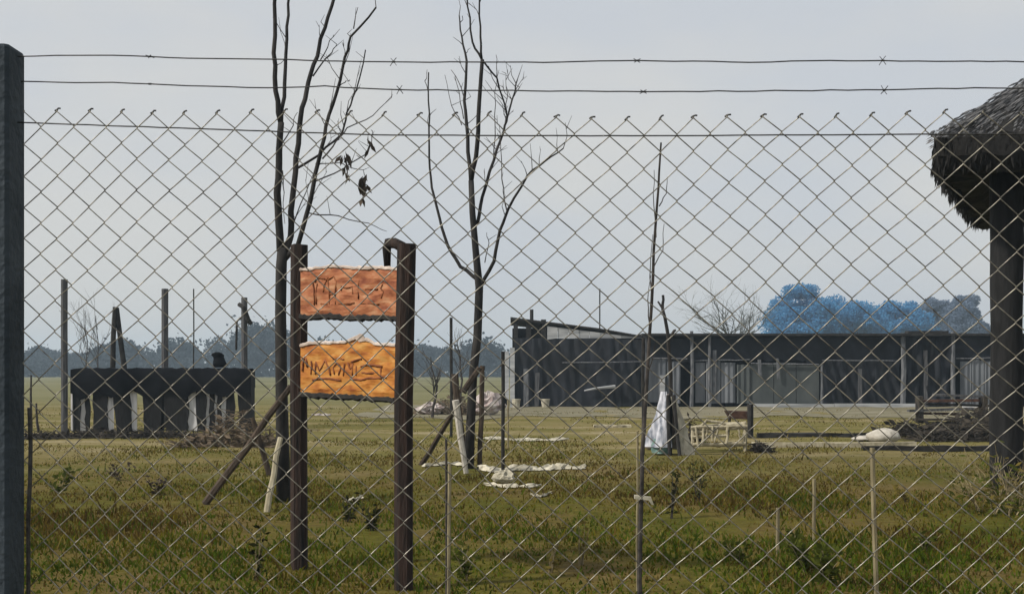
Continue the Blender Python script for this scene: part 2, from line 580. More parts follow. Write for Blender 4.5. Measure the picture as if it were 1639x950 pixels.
for i, (a, b_, tp, d, lb, m) in enumerate([
        (1228, 1330, 448, 190, 'tallest tree tinted haze blue, leftmost of the clump behind the shed', 'leaf_haze_blue'),
        (1312, 1412, 461, 196, 'broad tree tinted haze blue, second from left behind the shed', 'leaf_haze_blue'),
        (1388, 1486, 474, 202, 'middle tree tinted haze blue, with a low crown behind the shed', 'leaf_haze_blue'),
        (1462, 1530, 472, 208, 'narrow tree tinted hazy grey blue, second from the thatched shelter', 'leaf_haze_grey'),
        (1508, 1584, 466, 204, 'tree tinted hazy grey blue, nearest the thatched shelter pillar', 'leaf_haze_grey')]):
    hazy_tree(a, b_, tp, d, lb, m, 40 + i)

# ================================================================== HAZE
def build_haze():
    m = bpy.data.materials.new('haze_air')
    m.use_nodes = True
    nt = m.node_tree
    nt.nodes.clear()
    o = nt.nodes.new('ShaderNodeOutputMaterial')
    v = nt.nodes.new('ShaderNodeVolumePrincipled')
    v.inputs['Color'].default_value = (.66, .84, 1.0, 1)
    v.inputs['Density'].default_value = .0009
    v.inputs['Anisotropy'].default_value = .2
    nt.links.new(v.outputs[0], o.inputs['Volume'])
    MATS['haze_air'] = m
    mb = MB()
    mb.box((0, 440, 12), (1300, 960, 26))
    h = mb.build('haze', 'haze_air')
    tag(h, 'thin pale haze lying over the whole field', 'haze', kind='stuff')
build_haze()

# ================================================================== DARK SHED
def build_shed():
    D = dep(651)
    def S(px, py, dd=0.0):
        return at(px, py, D + dd)
    x0, x1 = S(820, 593).x, S(1720, 593).x
    t = thing('long_shed', 'long low dark shed with black sheeting, grey panels and a flat roof', 'shed', (S(820, 593).x, D, 0))
    zt = S(0, 537).z
    # body: back, ends and roof behind the cladding
    mb = MB()
    mb.box(((x0 + x1) / 2, D + 3.3, zt / 2 - .05), (x1 - x0 - .1, 6.2, zt - .1))
    mb.build('wall', 'black_cloth', t)
    mb = MB()
    mb.box(((S(1030, 0).x + x1) / 2, D + 3.0, zt + .03), (x1 - S(1030, 0).x + .2, 7.0, .09))
    mb.build('roof', 'dark_pole', t)
    # raised mono-pitch roof on the left bay
    mb = MB()
    a, b, c = S(817, 507), S(960, 525), S(1034, 538)
    mb.prism([a, b, c, c - Vector((0, 0, .07)), b - Vector((0, 0, .07)), a - Vector((0, 0, .09))], 6.5)
    lr = mb.build('lean_to_roof', 'dark_pole', t)
    for i in range(9):            # corrugated gable sheets under it
        p0 = 876 + i * 17
        top0 = 512 + (p0 - 817) * .122 + 2.5
        top1 = 512 + (p0 + 16.5 - 817) * .122 + 2.5
        if p0 > 1020: break
        mb = MB()
        mb.prism([S(p0, top0, .05 + .02 * (i % 2)), S(p0 + 16.6, top1, .05 + .02 * (i % 2)), S(p0 + 16.6, 541, .05 + .02 * (i % 2)), S(p0, 541 - (0 if i else -2), .05 + .02 * (i % 2))], .03)
        mb.build('gable_sheet', 'sheet_pale', t)
    # rafters on posts with gaps under the roof edge at the left end
    for p0, p1 in ((822, 829), (842, 850), (866, 874)):
        mb = MB(); mb.prism([S(p0, 511, .1), S(p1, 511, .1), S(p1, 560, .1), S(p0, 560, .1)], .15)
        mb.build('roof_support', 'dark_pole', t)
    mb = MB(); mb.prism([S(820, 525, .16), S(880, 525, .16), S(880, 560, .16), S(820, 560, .16)], .08)
    mb.build('upper_sheeting', 'black_cloth', t)
    mb = MB(); mb.tube([S(851, 512, .4), S(851, 495, .4)], .07, 8); mb.build('flue', 'dark_pole', t)
    # black sheeting: rippled cloth panels hung between posts
    def cloth(pa, pb, ya, yb, off, m='shed_cloth', amp=.05, nx=26, nz=10, name='black_sheeting'):
        mb = MB()
        vs, fs = [], []
        ph = random.uniform(0, 6)
        for j in range(nz + 1):
            for i in range(nx + 1):
                u, w = i / nx, j / nz
                px = pa + (pb - pa) * u
                py = ya + (yb - ya) * w
                q = S(px, py)
                dd = amp * (math.sin(u * 17 - w * 9 + ph) + .6 * math.sin(u * 31 + w * 6 + ph * 2) + .5 * random.uniform(-1, 1))
                if j == nz: q.z += random.uniform(-.03, .05)
                vs.append((q.x, D + off - abs(amp) * 1.2 + dd, max(q.z, .02)))
        for j in range(nz):
            for i in range(nx):
                k = j * (nx + 1) + i
                fs.append((k, k + 1, k + nx + 2, k + nx + 1))
        mb.add(vs, fs)
        mb.build(name, m, t, True)
    for k, (a_, b_) in enumerate(((824, 868), (867, 921), (920, 983), (982, 1028))):
        cloth(a_, b_, 541 + 2 * (k % 2), 651, .03 * (k % 2) - .02, amp=.04, nx=14)
    cloth(1034, 1108, 541, 580, -.03, amp=.04, nx=14, nz=5)
    for k, (a_, b_) in enumerate(((1108, 1160), (1159, 1222), (1221, 1290), (1289, 1352), (1351, 1402), (1401, 1440))):
        cloth(a_, b_, 539, 578 + random.uniform(-3, 4), -.05 + .04 * (k % 2), amp=.03, nx=12, nz=5)
    for k, (a_, b_) in enumerate(((1314, 1352), (1351, 1400), (1399, 1438))):
        cloth(a_, b_, 577, 647, -.04 + .04 * (k % 2), amp=.06, nx=12)
    cloth(1446, 1518, 539, 655, -.02, amp=.11)
    cloth(1526, 1720, 539, 590, -.02, amp=.06)
    # grey corrugated sheets
    def corr(pa, pb, ya, yb, off, m='sheet_grey'):
        a, b = S(pa, ya), S(pb, yb)
        n = max(6, int((b.x - a.x) / .05))
        mb = MB()
        vs, fs = [], []
        for i in range(n + 1):
            x = a.x + (b.x - a.x) * i / n
            y = D + off - .035 * (.5 + .5 * math.sin(i * math.pi / 2.0))
            vs += [(x, y, a.z), (x, y, max(b.z, .03))]
        for i in range(n):
            fs.append((2 * i, 2 * i + 1, 2 * i + 3, 2 * i + 2))
        mb.add(vs, fs)
        mb.build('corrugated_sheet', m, t)
    corr(1036, 1066, 574, 643, -.14); corr(1067, 1088, 578, 645, -.16)
    corr(1112, 1128, 580, 644, -.14); corr(1129, 1152, 577, 645, -.16); corr(1153, 1176, 580, 644, -.13)
    corr(1178, 1200, 583, 645, -.16, 'sheet_dull')
    corr(1534, 1552, 578, 655, -.16); corr(1553, 1572, 574, 655, -.14); corr(1573, 1596, 578, 656, -.16)
    for pa, pb, ya in ((1202, 1238, 582), (1239, 1274, 580), (1275, 1311, 584)):
        mb = MB(); mb.prism([S(pa, ya, -.14), S(pb, ya, -.14), S(pb, 646, -.14), S(pa, 646, -.14)], .04)
        mb.build('flat_panel', 'sheet_dull', t)
    # battens nailed across, uneven scraps patched on
    for pa, pb, py, th in ((1036, 1100, 573, 2.2), (1112, 1200, 577, 2.0), (1202, 1311, 581, 2.4), (1316, 1438, 576, 1.8), (900, 1026, 580, 1.8), (1530, 1600, 573, 2.2)):
        q0, q1 = S(pa, py, -.22), S(pb, py + random.uniform(-2, 2), -.22)
        mb = MB(); mb.tube(jag([q0, q1], .015, 4), th / F * D * .5, 5); mb.build('batten', 'shed_post', t)
    for pa, pb, ya, yb, m in ((838, 846, 590, 650, 'shed_post'), (855, 862, 596, 650, 'grey_wood'), (1056, 1064, 600, 645, 'sheet_pale'), (1140, 1146, 560, 640, 'shed_post'), (1214, 1219, 575, 600, 'shed_post'), (1244, 1248, 573, 606, 'shed_post'), (1374, 1380, 590, 648, 'grey_wood'), (1480, 1486, 560, 655, 'grey_wood')):
        lean = random.uniform(-2, 2)
        mb = MB(); mb.prism([S(pa + lean, ya, -.26), S(pb + lean, ya, -.26), S(pb, yb, -.26), S(pa, yb, -.26)], .05); mb.build('loose_board', m, t)
    # posts
    for px, top, w in ((1031, 536, 7), (1105, 530, 6), (1134, 533, 5), (1312, 582, 4), (1441, 533, 8), (1521, 531, 7), (1600, 535, 7)):
        q = S(px, top)
        wd = w / F * D
        mb = MB()
        mb.tube([(q.x, D - .30, .0), (q.x + random.uniform(-.06, .06), D - .28, q.z * .5), (q.x, D - .30, q.z)], [wd * .55, wd * .45], 7)
        mb.build('post', 'shed_post', t)
    # ground boards and edge of the yard slab
    for pa, pb, py, m in ((1196, 1330, 649, 'sheet_pale'), (1331, 1462, 648, 'sheet_pale'), (1520, 1600, 658, 'white_board')):
        q0, q1 = S(pa, py), S(pb, py)
        mb = MB(); mb.box(((q0.x + q1.x) / 2, D - .45 - (.9 if pa > 1500 else 0), .07), (q1.x - q0.x, .08, .15), jit=.008)
        mb.build('ground_board', m, t)
    # a scrap of tarp rolled on the wall and a torn corner
    mb = MB(); mb.tube(jag([S(935, 625, -.22), S(985, 618, -.25)], .03, 3), [.03, .07], 6); mb.build('torn_edge', 'sheet_pale', t)
    mb = MB(); mb.box(S(1483, 532, .6), (1.55, .5, .12)); mb.build('roof_board', 'dark_pole', t)
build_shed()

# yard slab, pale strip of bare earth before the shed
def build_yard():
    y0, y1 = dep(668), dep(649.5)
    mb = MB()
    n = 60
    xa, xb = -5.0, 22.0
    vs, fs = [], []
    for i in range(n + 1):
        x = xa + (xb - xa) * i / n
        wob = 1.2 * math.sin(x * .9) + .8 * math.sin(x * 2.3 + 1)
        for j in range(7):
            yy = (y0 + wob) + (y1 + 1.5 - y0 - wob) * j / 6
            vs.append((x, yy, float(gz(x, yy)) + .014))
    for i in range(n):
        for j in range(6):
            k = i * 7 + j
            fs.append((k, k + 7, k + 8, k + 1))
    mb.add(vs, fs)
    mat('bare_earth', (.105, .094, .046), (.20, .18, .125), .8, .95, .5, 6, stretch=(.6, 1.6, 1))
    tag(mb.build('path', 'bare_earth'), 'pale strip of bare earth in front of the dark shed', kind='structure')
build_yard()

# bare tree behind the shed
def branchy(mb, p, d, ln, r, lv, spread=.6, up=.25, seg=3):
    d = Vector(d).normalized()
    pts = [Vector(p)]
    for i in range(seg):
        d = (d + Vector((random.gauss(0, .16), random.gauss(0, .16), random.gauss(0, .12) + up * .2))).normalized()
        pts.append(pts[-1] + d * ln / seg)
    mb.tube(pts, [r, r * .55], 5 if r > .012 else 3, caps=False)
    if lv <= 0: return
    for k in range(random.choice((2, 3, 3))):
        i = random.randint(1, seg)
        nd = (d + Vector((random.gauss(0, spread), random.gauss(0, spread), random.gauss(up, spread * .6)))).normalized()
        branchy(mb, pts[i], nd, ln * random.uniform(.55, .85), r * .55, lv - 1, spread, up, seg)

def bare_tree_far():
    random.seed(3)
    d = 62.0
    b = at(1172, HZ, d); b.z = 0
    t = thing('bare_tree', 'small leafless grey tree with spreading twigs behind the dark shed', 'tree', b)
    tr = MB(); tr.tube(jag([b, b + Vector((.1, 0, 1.6)), b + Vector((.05, 0, 2.9))], .04, 3), [.16, .09], 8); tr.build('trunk', 'bark', t)
    mb = MB()
    for k in range(9):
        an = random.uniform(0, 6.28)
        branchy(mb, b + Vector((.05, 0, 2.2 + .08 * k)), (math.cos(an) * .9, math.sin(an) * .9, .8), 1.5, .05, 4, .55, .12)
    mb.build('crown', 'scrub_grey', t)
bare_tree_far()

# ================================================================== LEFT PEN
def build_pen():
    D = dep(690)
    def S(px, py, dd=0.0): return at(px, py, D + dd)
    t = thing('animal_pen', 'low black animal pen with torn sheeting over white boards', 'pen', (S(258, 0).x, D, 0))
    def zc(p):
        p = Vector(p); p.z = max(p.z, .0); return p
    # white boards behind
    for a, b, yt in ((124, 140, 600), (164, 182, 600), (204, 219, 601), (297, 319, 601), (326, 341, 602), (341.6, 362, 600)):
        mb = MB(); mb.prism([zc(S(a, yt, .05)), zc(S(b, yt, .05)), zc(S(b, 689, .05)), zc(S(a, 689, .05))], .03)
        mb.build('white_board', 'white_board', t)
    # black boards and hanging strips in front: (top l, top r, bottom l, bottom r)
    for a, b, c, d in ((117, 128, 119, 127), (137, 144, 137, 142), (148, 169, 148, 174), (178, 207, 187, 212), (227, 259, 230, 257),
                       (262, 301, 265, 300), (314, 331, 315, 329), (335, 344, 336, 342), (347, 355, 348, 353), (361, 376, 361, 374), (379, 402, 383, 402)):
        mb = MB()
        rt = [zc(S(b + (d - b) * u + random.uniform(-1.8, 1.8), 612 + 78 * u, .0)) for u in (.2, .35, .5, .65, .8, .9)]
        lt = [zc(S(a + (c - a) * u + random.uniform(-1.8, 1.8), 612 + 78 * u, .0)) for u in (.9, .75, .6, .45, .3)]
        L = [S(a, 612, .0), S(b, 612, .0)] + rt + [zc(S(d, 690, 0)), zc(S(c, 690, 0))] + lt
        mb.prism(L, .045)
        mb.build('black_board', 'black_board', t)
    # sheeting over the top, hanging edge uneven
    mb = MB()
    vs, fs = [], []
    n = 40
    for i in range(n + 1):
        px = 114 + (401 - 114) * i / n
        ed = 630 + 5 * math.sin(i * .8) + random.uniform(-4, 5)
        top = 590 + random.uniform(-1.2, 1.2)
        q = S(px, top); 
        for (py, dd) in ((ed, -.06), ((ed + top) / 2, -.07 + random.uniform(-.03, .03)), (top, -.05), (top - 1.5, .2), (top + 1, .5), (top + 30, .54)):
            r = S(px, py)
            vs.append((r.x, D + dd, r.z))
    for i in range(n):
        for j in range(5):
            k = i * 6 + j
            fs.append((k, k + 1, k + 7, k + 6))
    mb.add(vs, fs)
    mb.build('top_sheeting', 'black_cloth', t, True)
    # end walls and back
    for px in (117, 399):
        a = S(px, 594); mb = MB(); mb.box((a.x, D + .28, a.z / 2), (.05, .42, a.z)); mb.build('end_board', 'black_board', t)
    for px in (150, 250, 345):
        a = S(px, 597); mb = MB(); mb.box((a.x, D + .47, a.z / 2), (.09, .05, a.z)); mb.build('back_post', 'black_board', t)
    a, b = S(119, 594), S(397, 594); mb = MB(); mb.box(((a.x + b.x) / 2, D + .51, a.z - .25), (b.x - a.x, .03, .4)); mb.build('back_board', 'black_board', t)
    mb = MB(); mb.prism([zc(S(113, 592, -.03)), zc(S(115.5, 592, -.03)), zc(S(116, 689, -.03)), zc(S(113.5, 689, -.03))], .05); mb.build('corner_board', 'white_board', t)
build_pen()

def pole(name, m, label, cat, pts, r, n=7, group=None, amp=0.0, sub=3):
    mb = MB()
    mb.tube(jag(pts, amp, sub) if amp else pts, r, n)
    return single(mb, name, m, label, cat, group)

def upright(px, top, base_row, w, dshift=0):
    d = dep(base_row) + dshift
    b = at(px, HZ, d); b.z = -.02
    e = at(px, top, d)
    return [b, e], w / F * d / 2

p, r = upright(103, 447, 692, 11)
pole('fence_post', 'grey_wood', 'tallest grey post, at the left end of the black pen', 'post', p, r, 8, 'grey posts by the black pen', .006)
p, r = upright(264, 462, 690, 11, 1.7)
pole('fence_post', 'grey_wood', 'grey post rising behind the middle of the black pen', 'post', p, r, 8, 'grey posts by the black pen', .006)
p, r = upright(391, 476, 690, 10, 1.7)
mb = MB(); mb.tube(jag(p, .006, 3), r, 8)
t = thing('fence_post', 'grey post with a bent iron hook behind the right end of the pen', 'post', p[0], 'grey posts by the black pen')
mb.build('shaft', 'grey_wood', t)
d = p[0].y
mb = MB(); mb.tube([at(383, 487, d), at(390, 492, d - .1), at(398, 513, d - .1), at(401, 517, d)], .06, 6); mb.build('hook', 'dark_pole', t)
mb = MB(); mb.tube([at(378, 560, d), at(379, 514, d), at(384, 509, d), at(389, 510, d)], .03, 6); mb.build('bent_pipe', 'dark_pole', t)
# leaning pair of poles
d = dep(690) + 1.8
ap = at(184.5, 491, d)
t = thing('pole_tripod', 'two dark poles leaning together behind the black pen', 'poles', (at(190, 0, d).x, d, 0))
for k, (pxb) in enumerate((177, 211)):
    b = at(pxb, HZ, d); b.z = 0
    mb = MB(); mb.tube(jag([b, ap + Vector((.02 * k, .05 * k, -.02 * k))], .012, 4), [.075, .06], 7); mb.build('pole', 'dark_pole', t)
p, r = upright(310, 462, 668, 2.2)
pole('iron_rod', 'dark_pole', 'very thin upright rod far behind the black pen', 'rod', p, r, 5, None, .01)
# dark lump on the pen roof: a stuffed bag with a knotted neck
d = dep(690) + .22
mb = MB()
zt = at(0, 589, d).z + .05
cx = at(352, 0, d).x
vs, fs = [], []
prof = [(0, 0.02), (.12, .0), (.17, .08), (.16, .17), (.12, .26), (.11, .33), (.14, .39), (.12, .46), (.04, .5), (0, .5)]
for i, (rr, zz) in enumerate(prof):
    for k in range(9):
        an = k * 2 * math.pi / 9
        j = 1 + random.uniform(-.15, .15)
        vs.append((cx - .14 * max(0, zz - .2) * 1.6 + rr * j * math.cos(an), d + rr * j * math.sin(an), zt - .03 + zz * .72))
for i in range(len(prof) - 1):
    for k in range(9):
        fs.append((i * 9 + k, i * 9 + (k + 1) % 9, (i + 1) * 9 + (k + 1) % 9, (i + 1) * 9 + k))
mb.add(vs, fs)
single(mb, 'stuffed_bag', 'black_cloth', 'small dark knotted bag sitting on top of the black pen', 'bag', smooth=True)
# two dry sticks at far left
for px, top, base, lb in ((50, 600, 690, 'thin dark stick by the left fence post, the upright one'), (58, 645, 690, 'short thin stick leaning beside the upright stick at far left')):
    b = gnd(px + (4 if px > 52 else 0), base); e = at(px, top, b.y)
    pole('dry_stick', 'twig', lb, 'stick', [b, e], [.035, .02], 5, 'dry sticks at far left', .015)

# brush and rubble in front of the pen
def heap(name, m, label, px0, px1, row, n, hgt, dpt, ln=.28, cat='brush', tw=.012):
    d0 = dep(row)
    xa, xb = at(px0, HZ, d0).x, at(px1, HZ, d0).x
    mb = MB()
    for i in range(n):
        x = random.uniform(xa, xb)
        u = (x - xa) / (xb - xa)
        env = max(.15, math.sin(math.pi * min(max(u, .03), .97)) ** .5) * (.6 + .4 * math.sin(x * 3.7 + row))
        y = d0 + random.uniform(-dpt, dpt)
        z = float(gz(x, y)) + random.random() ** 1.6 * hgt * env * (1 - .5 * abs(y - d0) / dpt)
        an = random.uniform(0, 6.28)
        l = ln * random.uniform(.4, 1.3)
        v = Vector((math.cos(an), math.sin(an) * .7, random.uniform(-.35, .45))) * l
        p0 = Vector((x, y, max(z, .01)))
        p1 = p0 + v; p1.z = max(p1.z, .005)
        mb.tube([p0, p1], [tw, tw * .4], 3, caps=False)
        if random.random() < .5:
            mb.leaf(p0, (random.gauss(0, 1), random.gauss(0, 1), random.gauss(.2, .5)), ln * .5, ln * .22)
    return tag(mb.build(name, m), label, cat, kind='stuff')
heap('brush_heap', 'brush_dark', 'low dark line of brush along the foot of the black pen', 40, 330, 700, 900, .20, .5, .30)
heap('brush_heap', 'brush_brown', 'tangled brown dry brush between the pen and the propped tree', 296, 440, 712, 520, .75, .8, .4)
heap('brush_heap', 'brush_dark', 'dark heap of brush and scrap left of the thatched shelter', 1440, 1640, 700, 1300, .75, 1.6, .45)
heap('brush_heap', 'brush_brown', 'brown dry scrub beyond the right sign post', 672, 760, 662, 420, .9, 1.5, .5)

# ================================================================== TREES WITH STAKES
def limb_tree(name, label, d, trunk, limbs, twigs, m='bark', slope=None, r_scale=1.0):
    b = at(trunk[0][0], trunk[0][1], d)
    t = thing(name, label, 'tree', (b.x, d, 0))
    def P(px, py, off): return at(px, py, d + off)
    mb = MB()
    pts = [P(x, y, 0) for x, y, w in trunk]
    pts[0].z = -.03
    mb.tube(pts, [w / F * d / 2 for x, y, w in trunk], 9)
    mb.build('trunk', m, t, True)
    for k, L in enumerate(limbs):
        off0 = L.get('o0', 0.0); off1 = L.get('o1', random.uniform(-.5, .5))
        n = len(L['p'])
        pts = [P(x, y, off0 + (off1 - off0) * i / (n - 1)) for i, (x, y) in enumerate(L['p'])]
        pts = jag(pts, .010, 3)
        w0, w1 = L['w']
        mb = MB(); mb.tube(pts, [w0 / F * d / 2, w1 / F * d / 2], 7)
        mb.build('branch', m, t, True)
        L['pts'] = pts
    mb = MB()
    for T in twigs:
        off = T.get('o', 0.0)
        n = len(T['p'])
        pts = jag([P(x, y, off + T.get('s', .25) * i / n) for i, (x, y) in enumerate(T['p'])], .012, 3)
        mb.tube(pts, [T['w'] / F * d / 2, .5 / F * d], 4, caps=False)
        for q in pts[2:]:
            if random.random() < .35:
                v = Vector((random.gauss(0, .6), random.gauss(0, .6), .6)).normalized()
                mb.tube([q, q + v * random.uniform(.06, .22)], [.7 / F * d, .3 / F * d], 3, caps=False)
    for L in limbs:     # short shoots along each limb
        for q in L['pts'][4:]:
            if random.random() < 1.7 * L.get('shoots', .25):
                v = Vector((random.gauss(0, .5), random.gauss(0, .5), .8)).normalized()
                l = random.uniform(.08, .38)
                a = q + v * l * .5 + Vector((random.gauss(0, .02), 0, 0))
                tip = q + v * l + Vector((random.gauss(0, .04), 0, .02))
                mb.tube([q, a, tip], [.9 / F * d, .35 / F * d], 3, caps=False)
                for g_ in range(random.choice((0, 1, 2))):
                    v2 = (v + Vector((random.gauss(0, .5), random.gauss(0, .5), random.gauss(.1, .3)))).normalized()
                    st = a.lerp(tip, random.random())
                    mb.tube([st, st + v2 * l * random.uniform(.3, .7)], [.55 / F * d, .25 / F * d], 3, caps=False)
    mb.build('crown', 'twig', t)
    return t, P

random.seed(11)
d1 = dep(802)
t1, P1 = limb_tree('young_tree', 'tall leafless young tree propped behind the left sign post', d1,
    [(454, 805, 24), (452, 700, 21), (450, 600, 19), (449, 500, 18), (450, 430, 18), (452, 396, 16)],
    [dict(p=[(449, 402), (445, 330), (445, 261), (450, 196)], w=(13, 10), o1=-.1, shoots=.1),
     dict(p=[(450, 198), (441, 145), (439, 84), (441, 8), (440, -60)], w=(9, 5), o0=-.1, o1=-.3),
     dict(p=[(450, 196), (457, 135), (459, 63), (462, 8), (466, -50)], w=(7, 3.5), o0=-.1, o1=.25),
     dict(p=[(454, 410), (466, 379), (467, 320), (474, 252), (482, 189), (490, 143), (503, 105), (514, 63), (530, 10), (545, -40)], w=(11, 5), o1=.4, shoots=.15),
     dict(p=[(456, 415), (477, 391), (497, 320), (511, 252), (522, 202), (539, 147), (553, 93), (562, 59), (602, 12)], w=(9, 3), o1=-.5, shoots=.3),
     dict(p=[(476, 269), (509, 248), (547, 215), (556, 181), (570, 143), (585, 80)], w=(4.5, 2), o0=.2, o1=.5, shoots=.5)],
    [dict(p=[(501, 122), (530, 84), (539, 71)], w=3, o=.25), dict(p=[(566, 46), (573, 12)], w=2.5, o=-.4),
     dict(p=[(516, 254), (539, 227), (556, 206), (598, 185), (627, 156)], w=3, o=-.3),
     dict(p=[(505, 290), (551, 269), (589, 244), (596, 219), (594, 208)], w=3, o=-.2),
     dict(p=[(495, 341), (543, 347), (590, 358), (619, 370)], w=2.8, o=-.2),
     dict(p=[(453, 395), (480, 328), (505, 269)], w=3, o=0), dict(p=[(452, 273), (454, 310), (456, 358)], w=2.5, o=0),
     dict(p=[(505, 262), (545, 262), (580, 272), (588, 290)], w=2.2, o=.3), dict(p=[(451, 230), (468, 200), (476, 180)], w=2.2, o=-.1),
     dict(p=[(513, 96), (528, 66), (534, 56)], w=2.2, o=.3), dict(p=[(540, 140), (552, 132), (560, 128)], w=2, o=-.3)])
mb = MB()
for (px, py, k) in ((553, 250, 12), (584, 288, 14), (556, 262, 6), (580, 300, 8), (590, 230, 6)):
    for i in range(k):
        q = P1(px + random.gauss(0, 3), py + random.gauss(0, 9), .2)
        mb.leaf(q, (random.gauss(0, .4), random.gauss(0, .4), -1), .13, .045)
mb.build('dead_leaves', 'leaf_dead', t1)
# props of the first tree
def prop(name, m, label, a, b, r0, r1, group, cat='stake'):
    pole(name, m, label, cat, [a, b], [r0, r1], 7, group, .012, 4)
b = gnd(328, 806); prop('tree_prop', 'prop_wood', 'long dark prop slanting left from the tree behind the sign', b, at(466, 618, d1 - .25), .042, .034, 'props holding the young trees')
b = gnd(432, 760); prop('tree_prop', 'prop_wood', 'short dark prop crossing low beside the tree behind the sign', b, at(404, 668, b.y - .1), .042, .03, 'props holding the young trees')
b = gnd(427, 820); prop('tree_prop', 'pale_wood', 'pale slanting stake at the foot of the tree behind the sign', b, at(449, 700, b.y + .3), .032, .028, 'props holding the young trees')

random.seed(12)
d2 = dep(750)
t2, P2 = limb_tree('young_tree', 'leafless young tree with upswept limbs in the middle of the field', d2,
    [(750, 752, 17), (753, 680, 15), (757, 600, 14), (764, 540, 14), (767, 460, 13), (761, 397, 11), (756, 339, 10), (754, 289, 9)],
    [dict(p=[(754, 293), (748, 218), (744, 160), (746, 97), (739, 60), (735, 25)], w=(7, 2), o1=.4, shoots=.5),
     dict(p=[(754, 290), (764, 233), (767, 165), (772, 95)], w=(8, 6), o1=-.3, shoots=.2),
     dict(p=[(772, 97), (756, 68), (749, 10), (747, -30)], w=(4, 2), o0=-.3, o1=-.2),
     dict(p=[(771, 95), (769, 60), (767, 8), (766, -40)], w=(4, 2), o0=-.3, o1=-.5),
     dict(p=[(772, 96), (795, 126), (810, 179), (812, 190)], w=(3, 2.5), o0=-.3, o1=.3, shoots=.5),
     dict(p=[(764, 358), (771, 315), (790, 257), (807, 208), (812, 189), (824, 145), (828, 128)], w=(6, 2), o1=.6, shoots=.55),
     dict(p=[(768, 462), (790, 417), (800, 368), (814, 334), (843, 281), (873, 257), (902, 237)], w=(6.5, 2), o1=-.7, shoots=.35),
     dict(p=[(764, 447), (737, 426), (717, 392), (703, 349), (691, 300), (686, 252), (687, 184), (686, 116)], w=(6.5, 2.2), o1=.5, shoots=.15)],
    [dict(p=[(811, 336), (802, 286), (802, 237), (799, 200)], w=3, o=-.3), dict(p=[(742, 190), (735, 150), (728, 120)], w=2.4, o=.2),
     dict(p=[(744, 160), (736, 132), (722, 112)], w=2.2, o=.3), dict(p=[(739, 200), (722, 168), (712, 120)], w=2.2, o=.2),
     dict(p=[(796, 128), (796, 108), (794, 88)], w=2.4, o=.1), dict(p=[(790, 257), (793, 200), (792, 150), (795, 126)], w=2.6, o=.4),
     dict(p=[(812, 189), (818, 160), (832, 140)], w=2.2, o=.4), dict(p=[(808, 175), (812, 150), (810, 118)], w=2.2, o=.3),
     dict(p=[(686, 150), (680, 130), (683, 118)], w=2.0, o=.5), dict(p=[(776, 420), (782, 390), (779, 372)], w=2.2, o=0)])
b = gnd(673, 745); prop('tree_prop', 'prop_wood', 'dark prop slanting down left from the middle tree', b, at(732, 650, d2 - .1), .040, .034, 'props holding the young trees')
b = gnd(746, 757); prop('tree_prop', 'stone_pale', 'whitish slanting stake at the foot of the middle tree', b, at(729, 640, b.y - .05), .036, .05, 'props holding the young trees')
b = gnd(747, 742); prop('tree_prop', 'prop_wood', 'thick dark stub of a prop rising left of the middle trunk', b + Vector((-.05, .35, 0)), at(728, 598, b.y + .4), .045, .055, 'props holding the young trees')
b = gnd(757, 748); prop('tree_prop', 'prop_wood', 'dark prop rising right along the middle trunk', b + Vector((.1, -.2, 0)), at(772, 585, b.y - .25), .036, .036, 'props holding the young trees')
pole('tree_prop', 'prop_wood', 'short crosspiece tied between the props of the middle tree', 'stake', [at(741, 628, d2 - .35), at(768, 588, d2 - .35)], [.045, .04], 7, 'props holding the young trees', .01)

# thin sapling in front, right of centre
random.seed(13)
d3 = 7.4
b = at(1022, HZ, d3); b.z = 0
t3 = thing('sapling', 'very tall thin leafless sapling right of the middle tree', 'sapling', (b.x, d3, 0))
mb = MB()
mb.tube(jag([b - Vector((0, 0, .02)), at(1024, 930, d3), at(1027, 760, d3), at(1031, 660, d3 + .05), at(1040, 530, d3 + .1), at(1047, 400, d3 + .1), at(1054, 300, d3 + .05), at(1058, 228, d3)], .004, 3), [.017, .0055], 7)
mb.build('trunk', 'twig', t3)
mb = MB()
for a in ([(1050, 380), (1046, 330), (1047, 272)], [(1055, 330), (1066, 310), (1068, 283)], [(1045, 430), (1061, 400), (1063, 358)], [(1043, 470), (1040, 430), (1045, 375)],
          [(1040, 520), (1036, 480), (1042, 440)], [(1036, 600), (1046, 570), (1050, 545)]):
    mb.tube(jag([at(x, y, d3 + .06) for x, y in a], .004, 3), [.005, .002], 4)
mb.build('crown', 'twig', t3)
mb = MB()
mb.prism([at(1016, 792, d3 - .03), at(1030, 794, d3 - .03), at(1042, 795, d3 - .03), at(1047, 808, d3 - .03), at(1043, 807, d3 - .03), at(1038, 800, d3 - .03), at(1016, 798, d3 - .03)], .045)
mb.build('ribbon', 'white_plastic', t3)

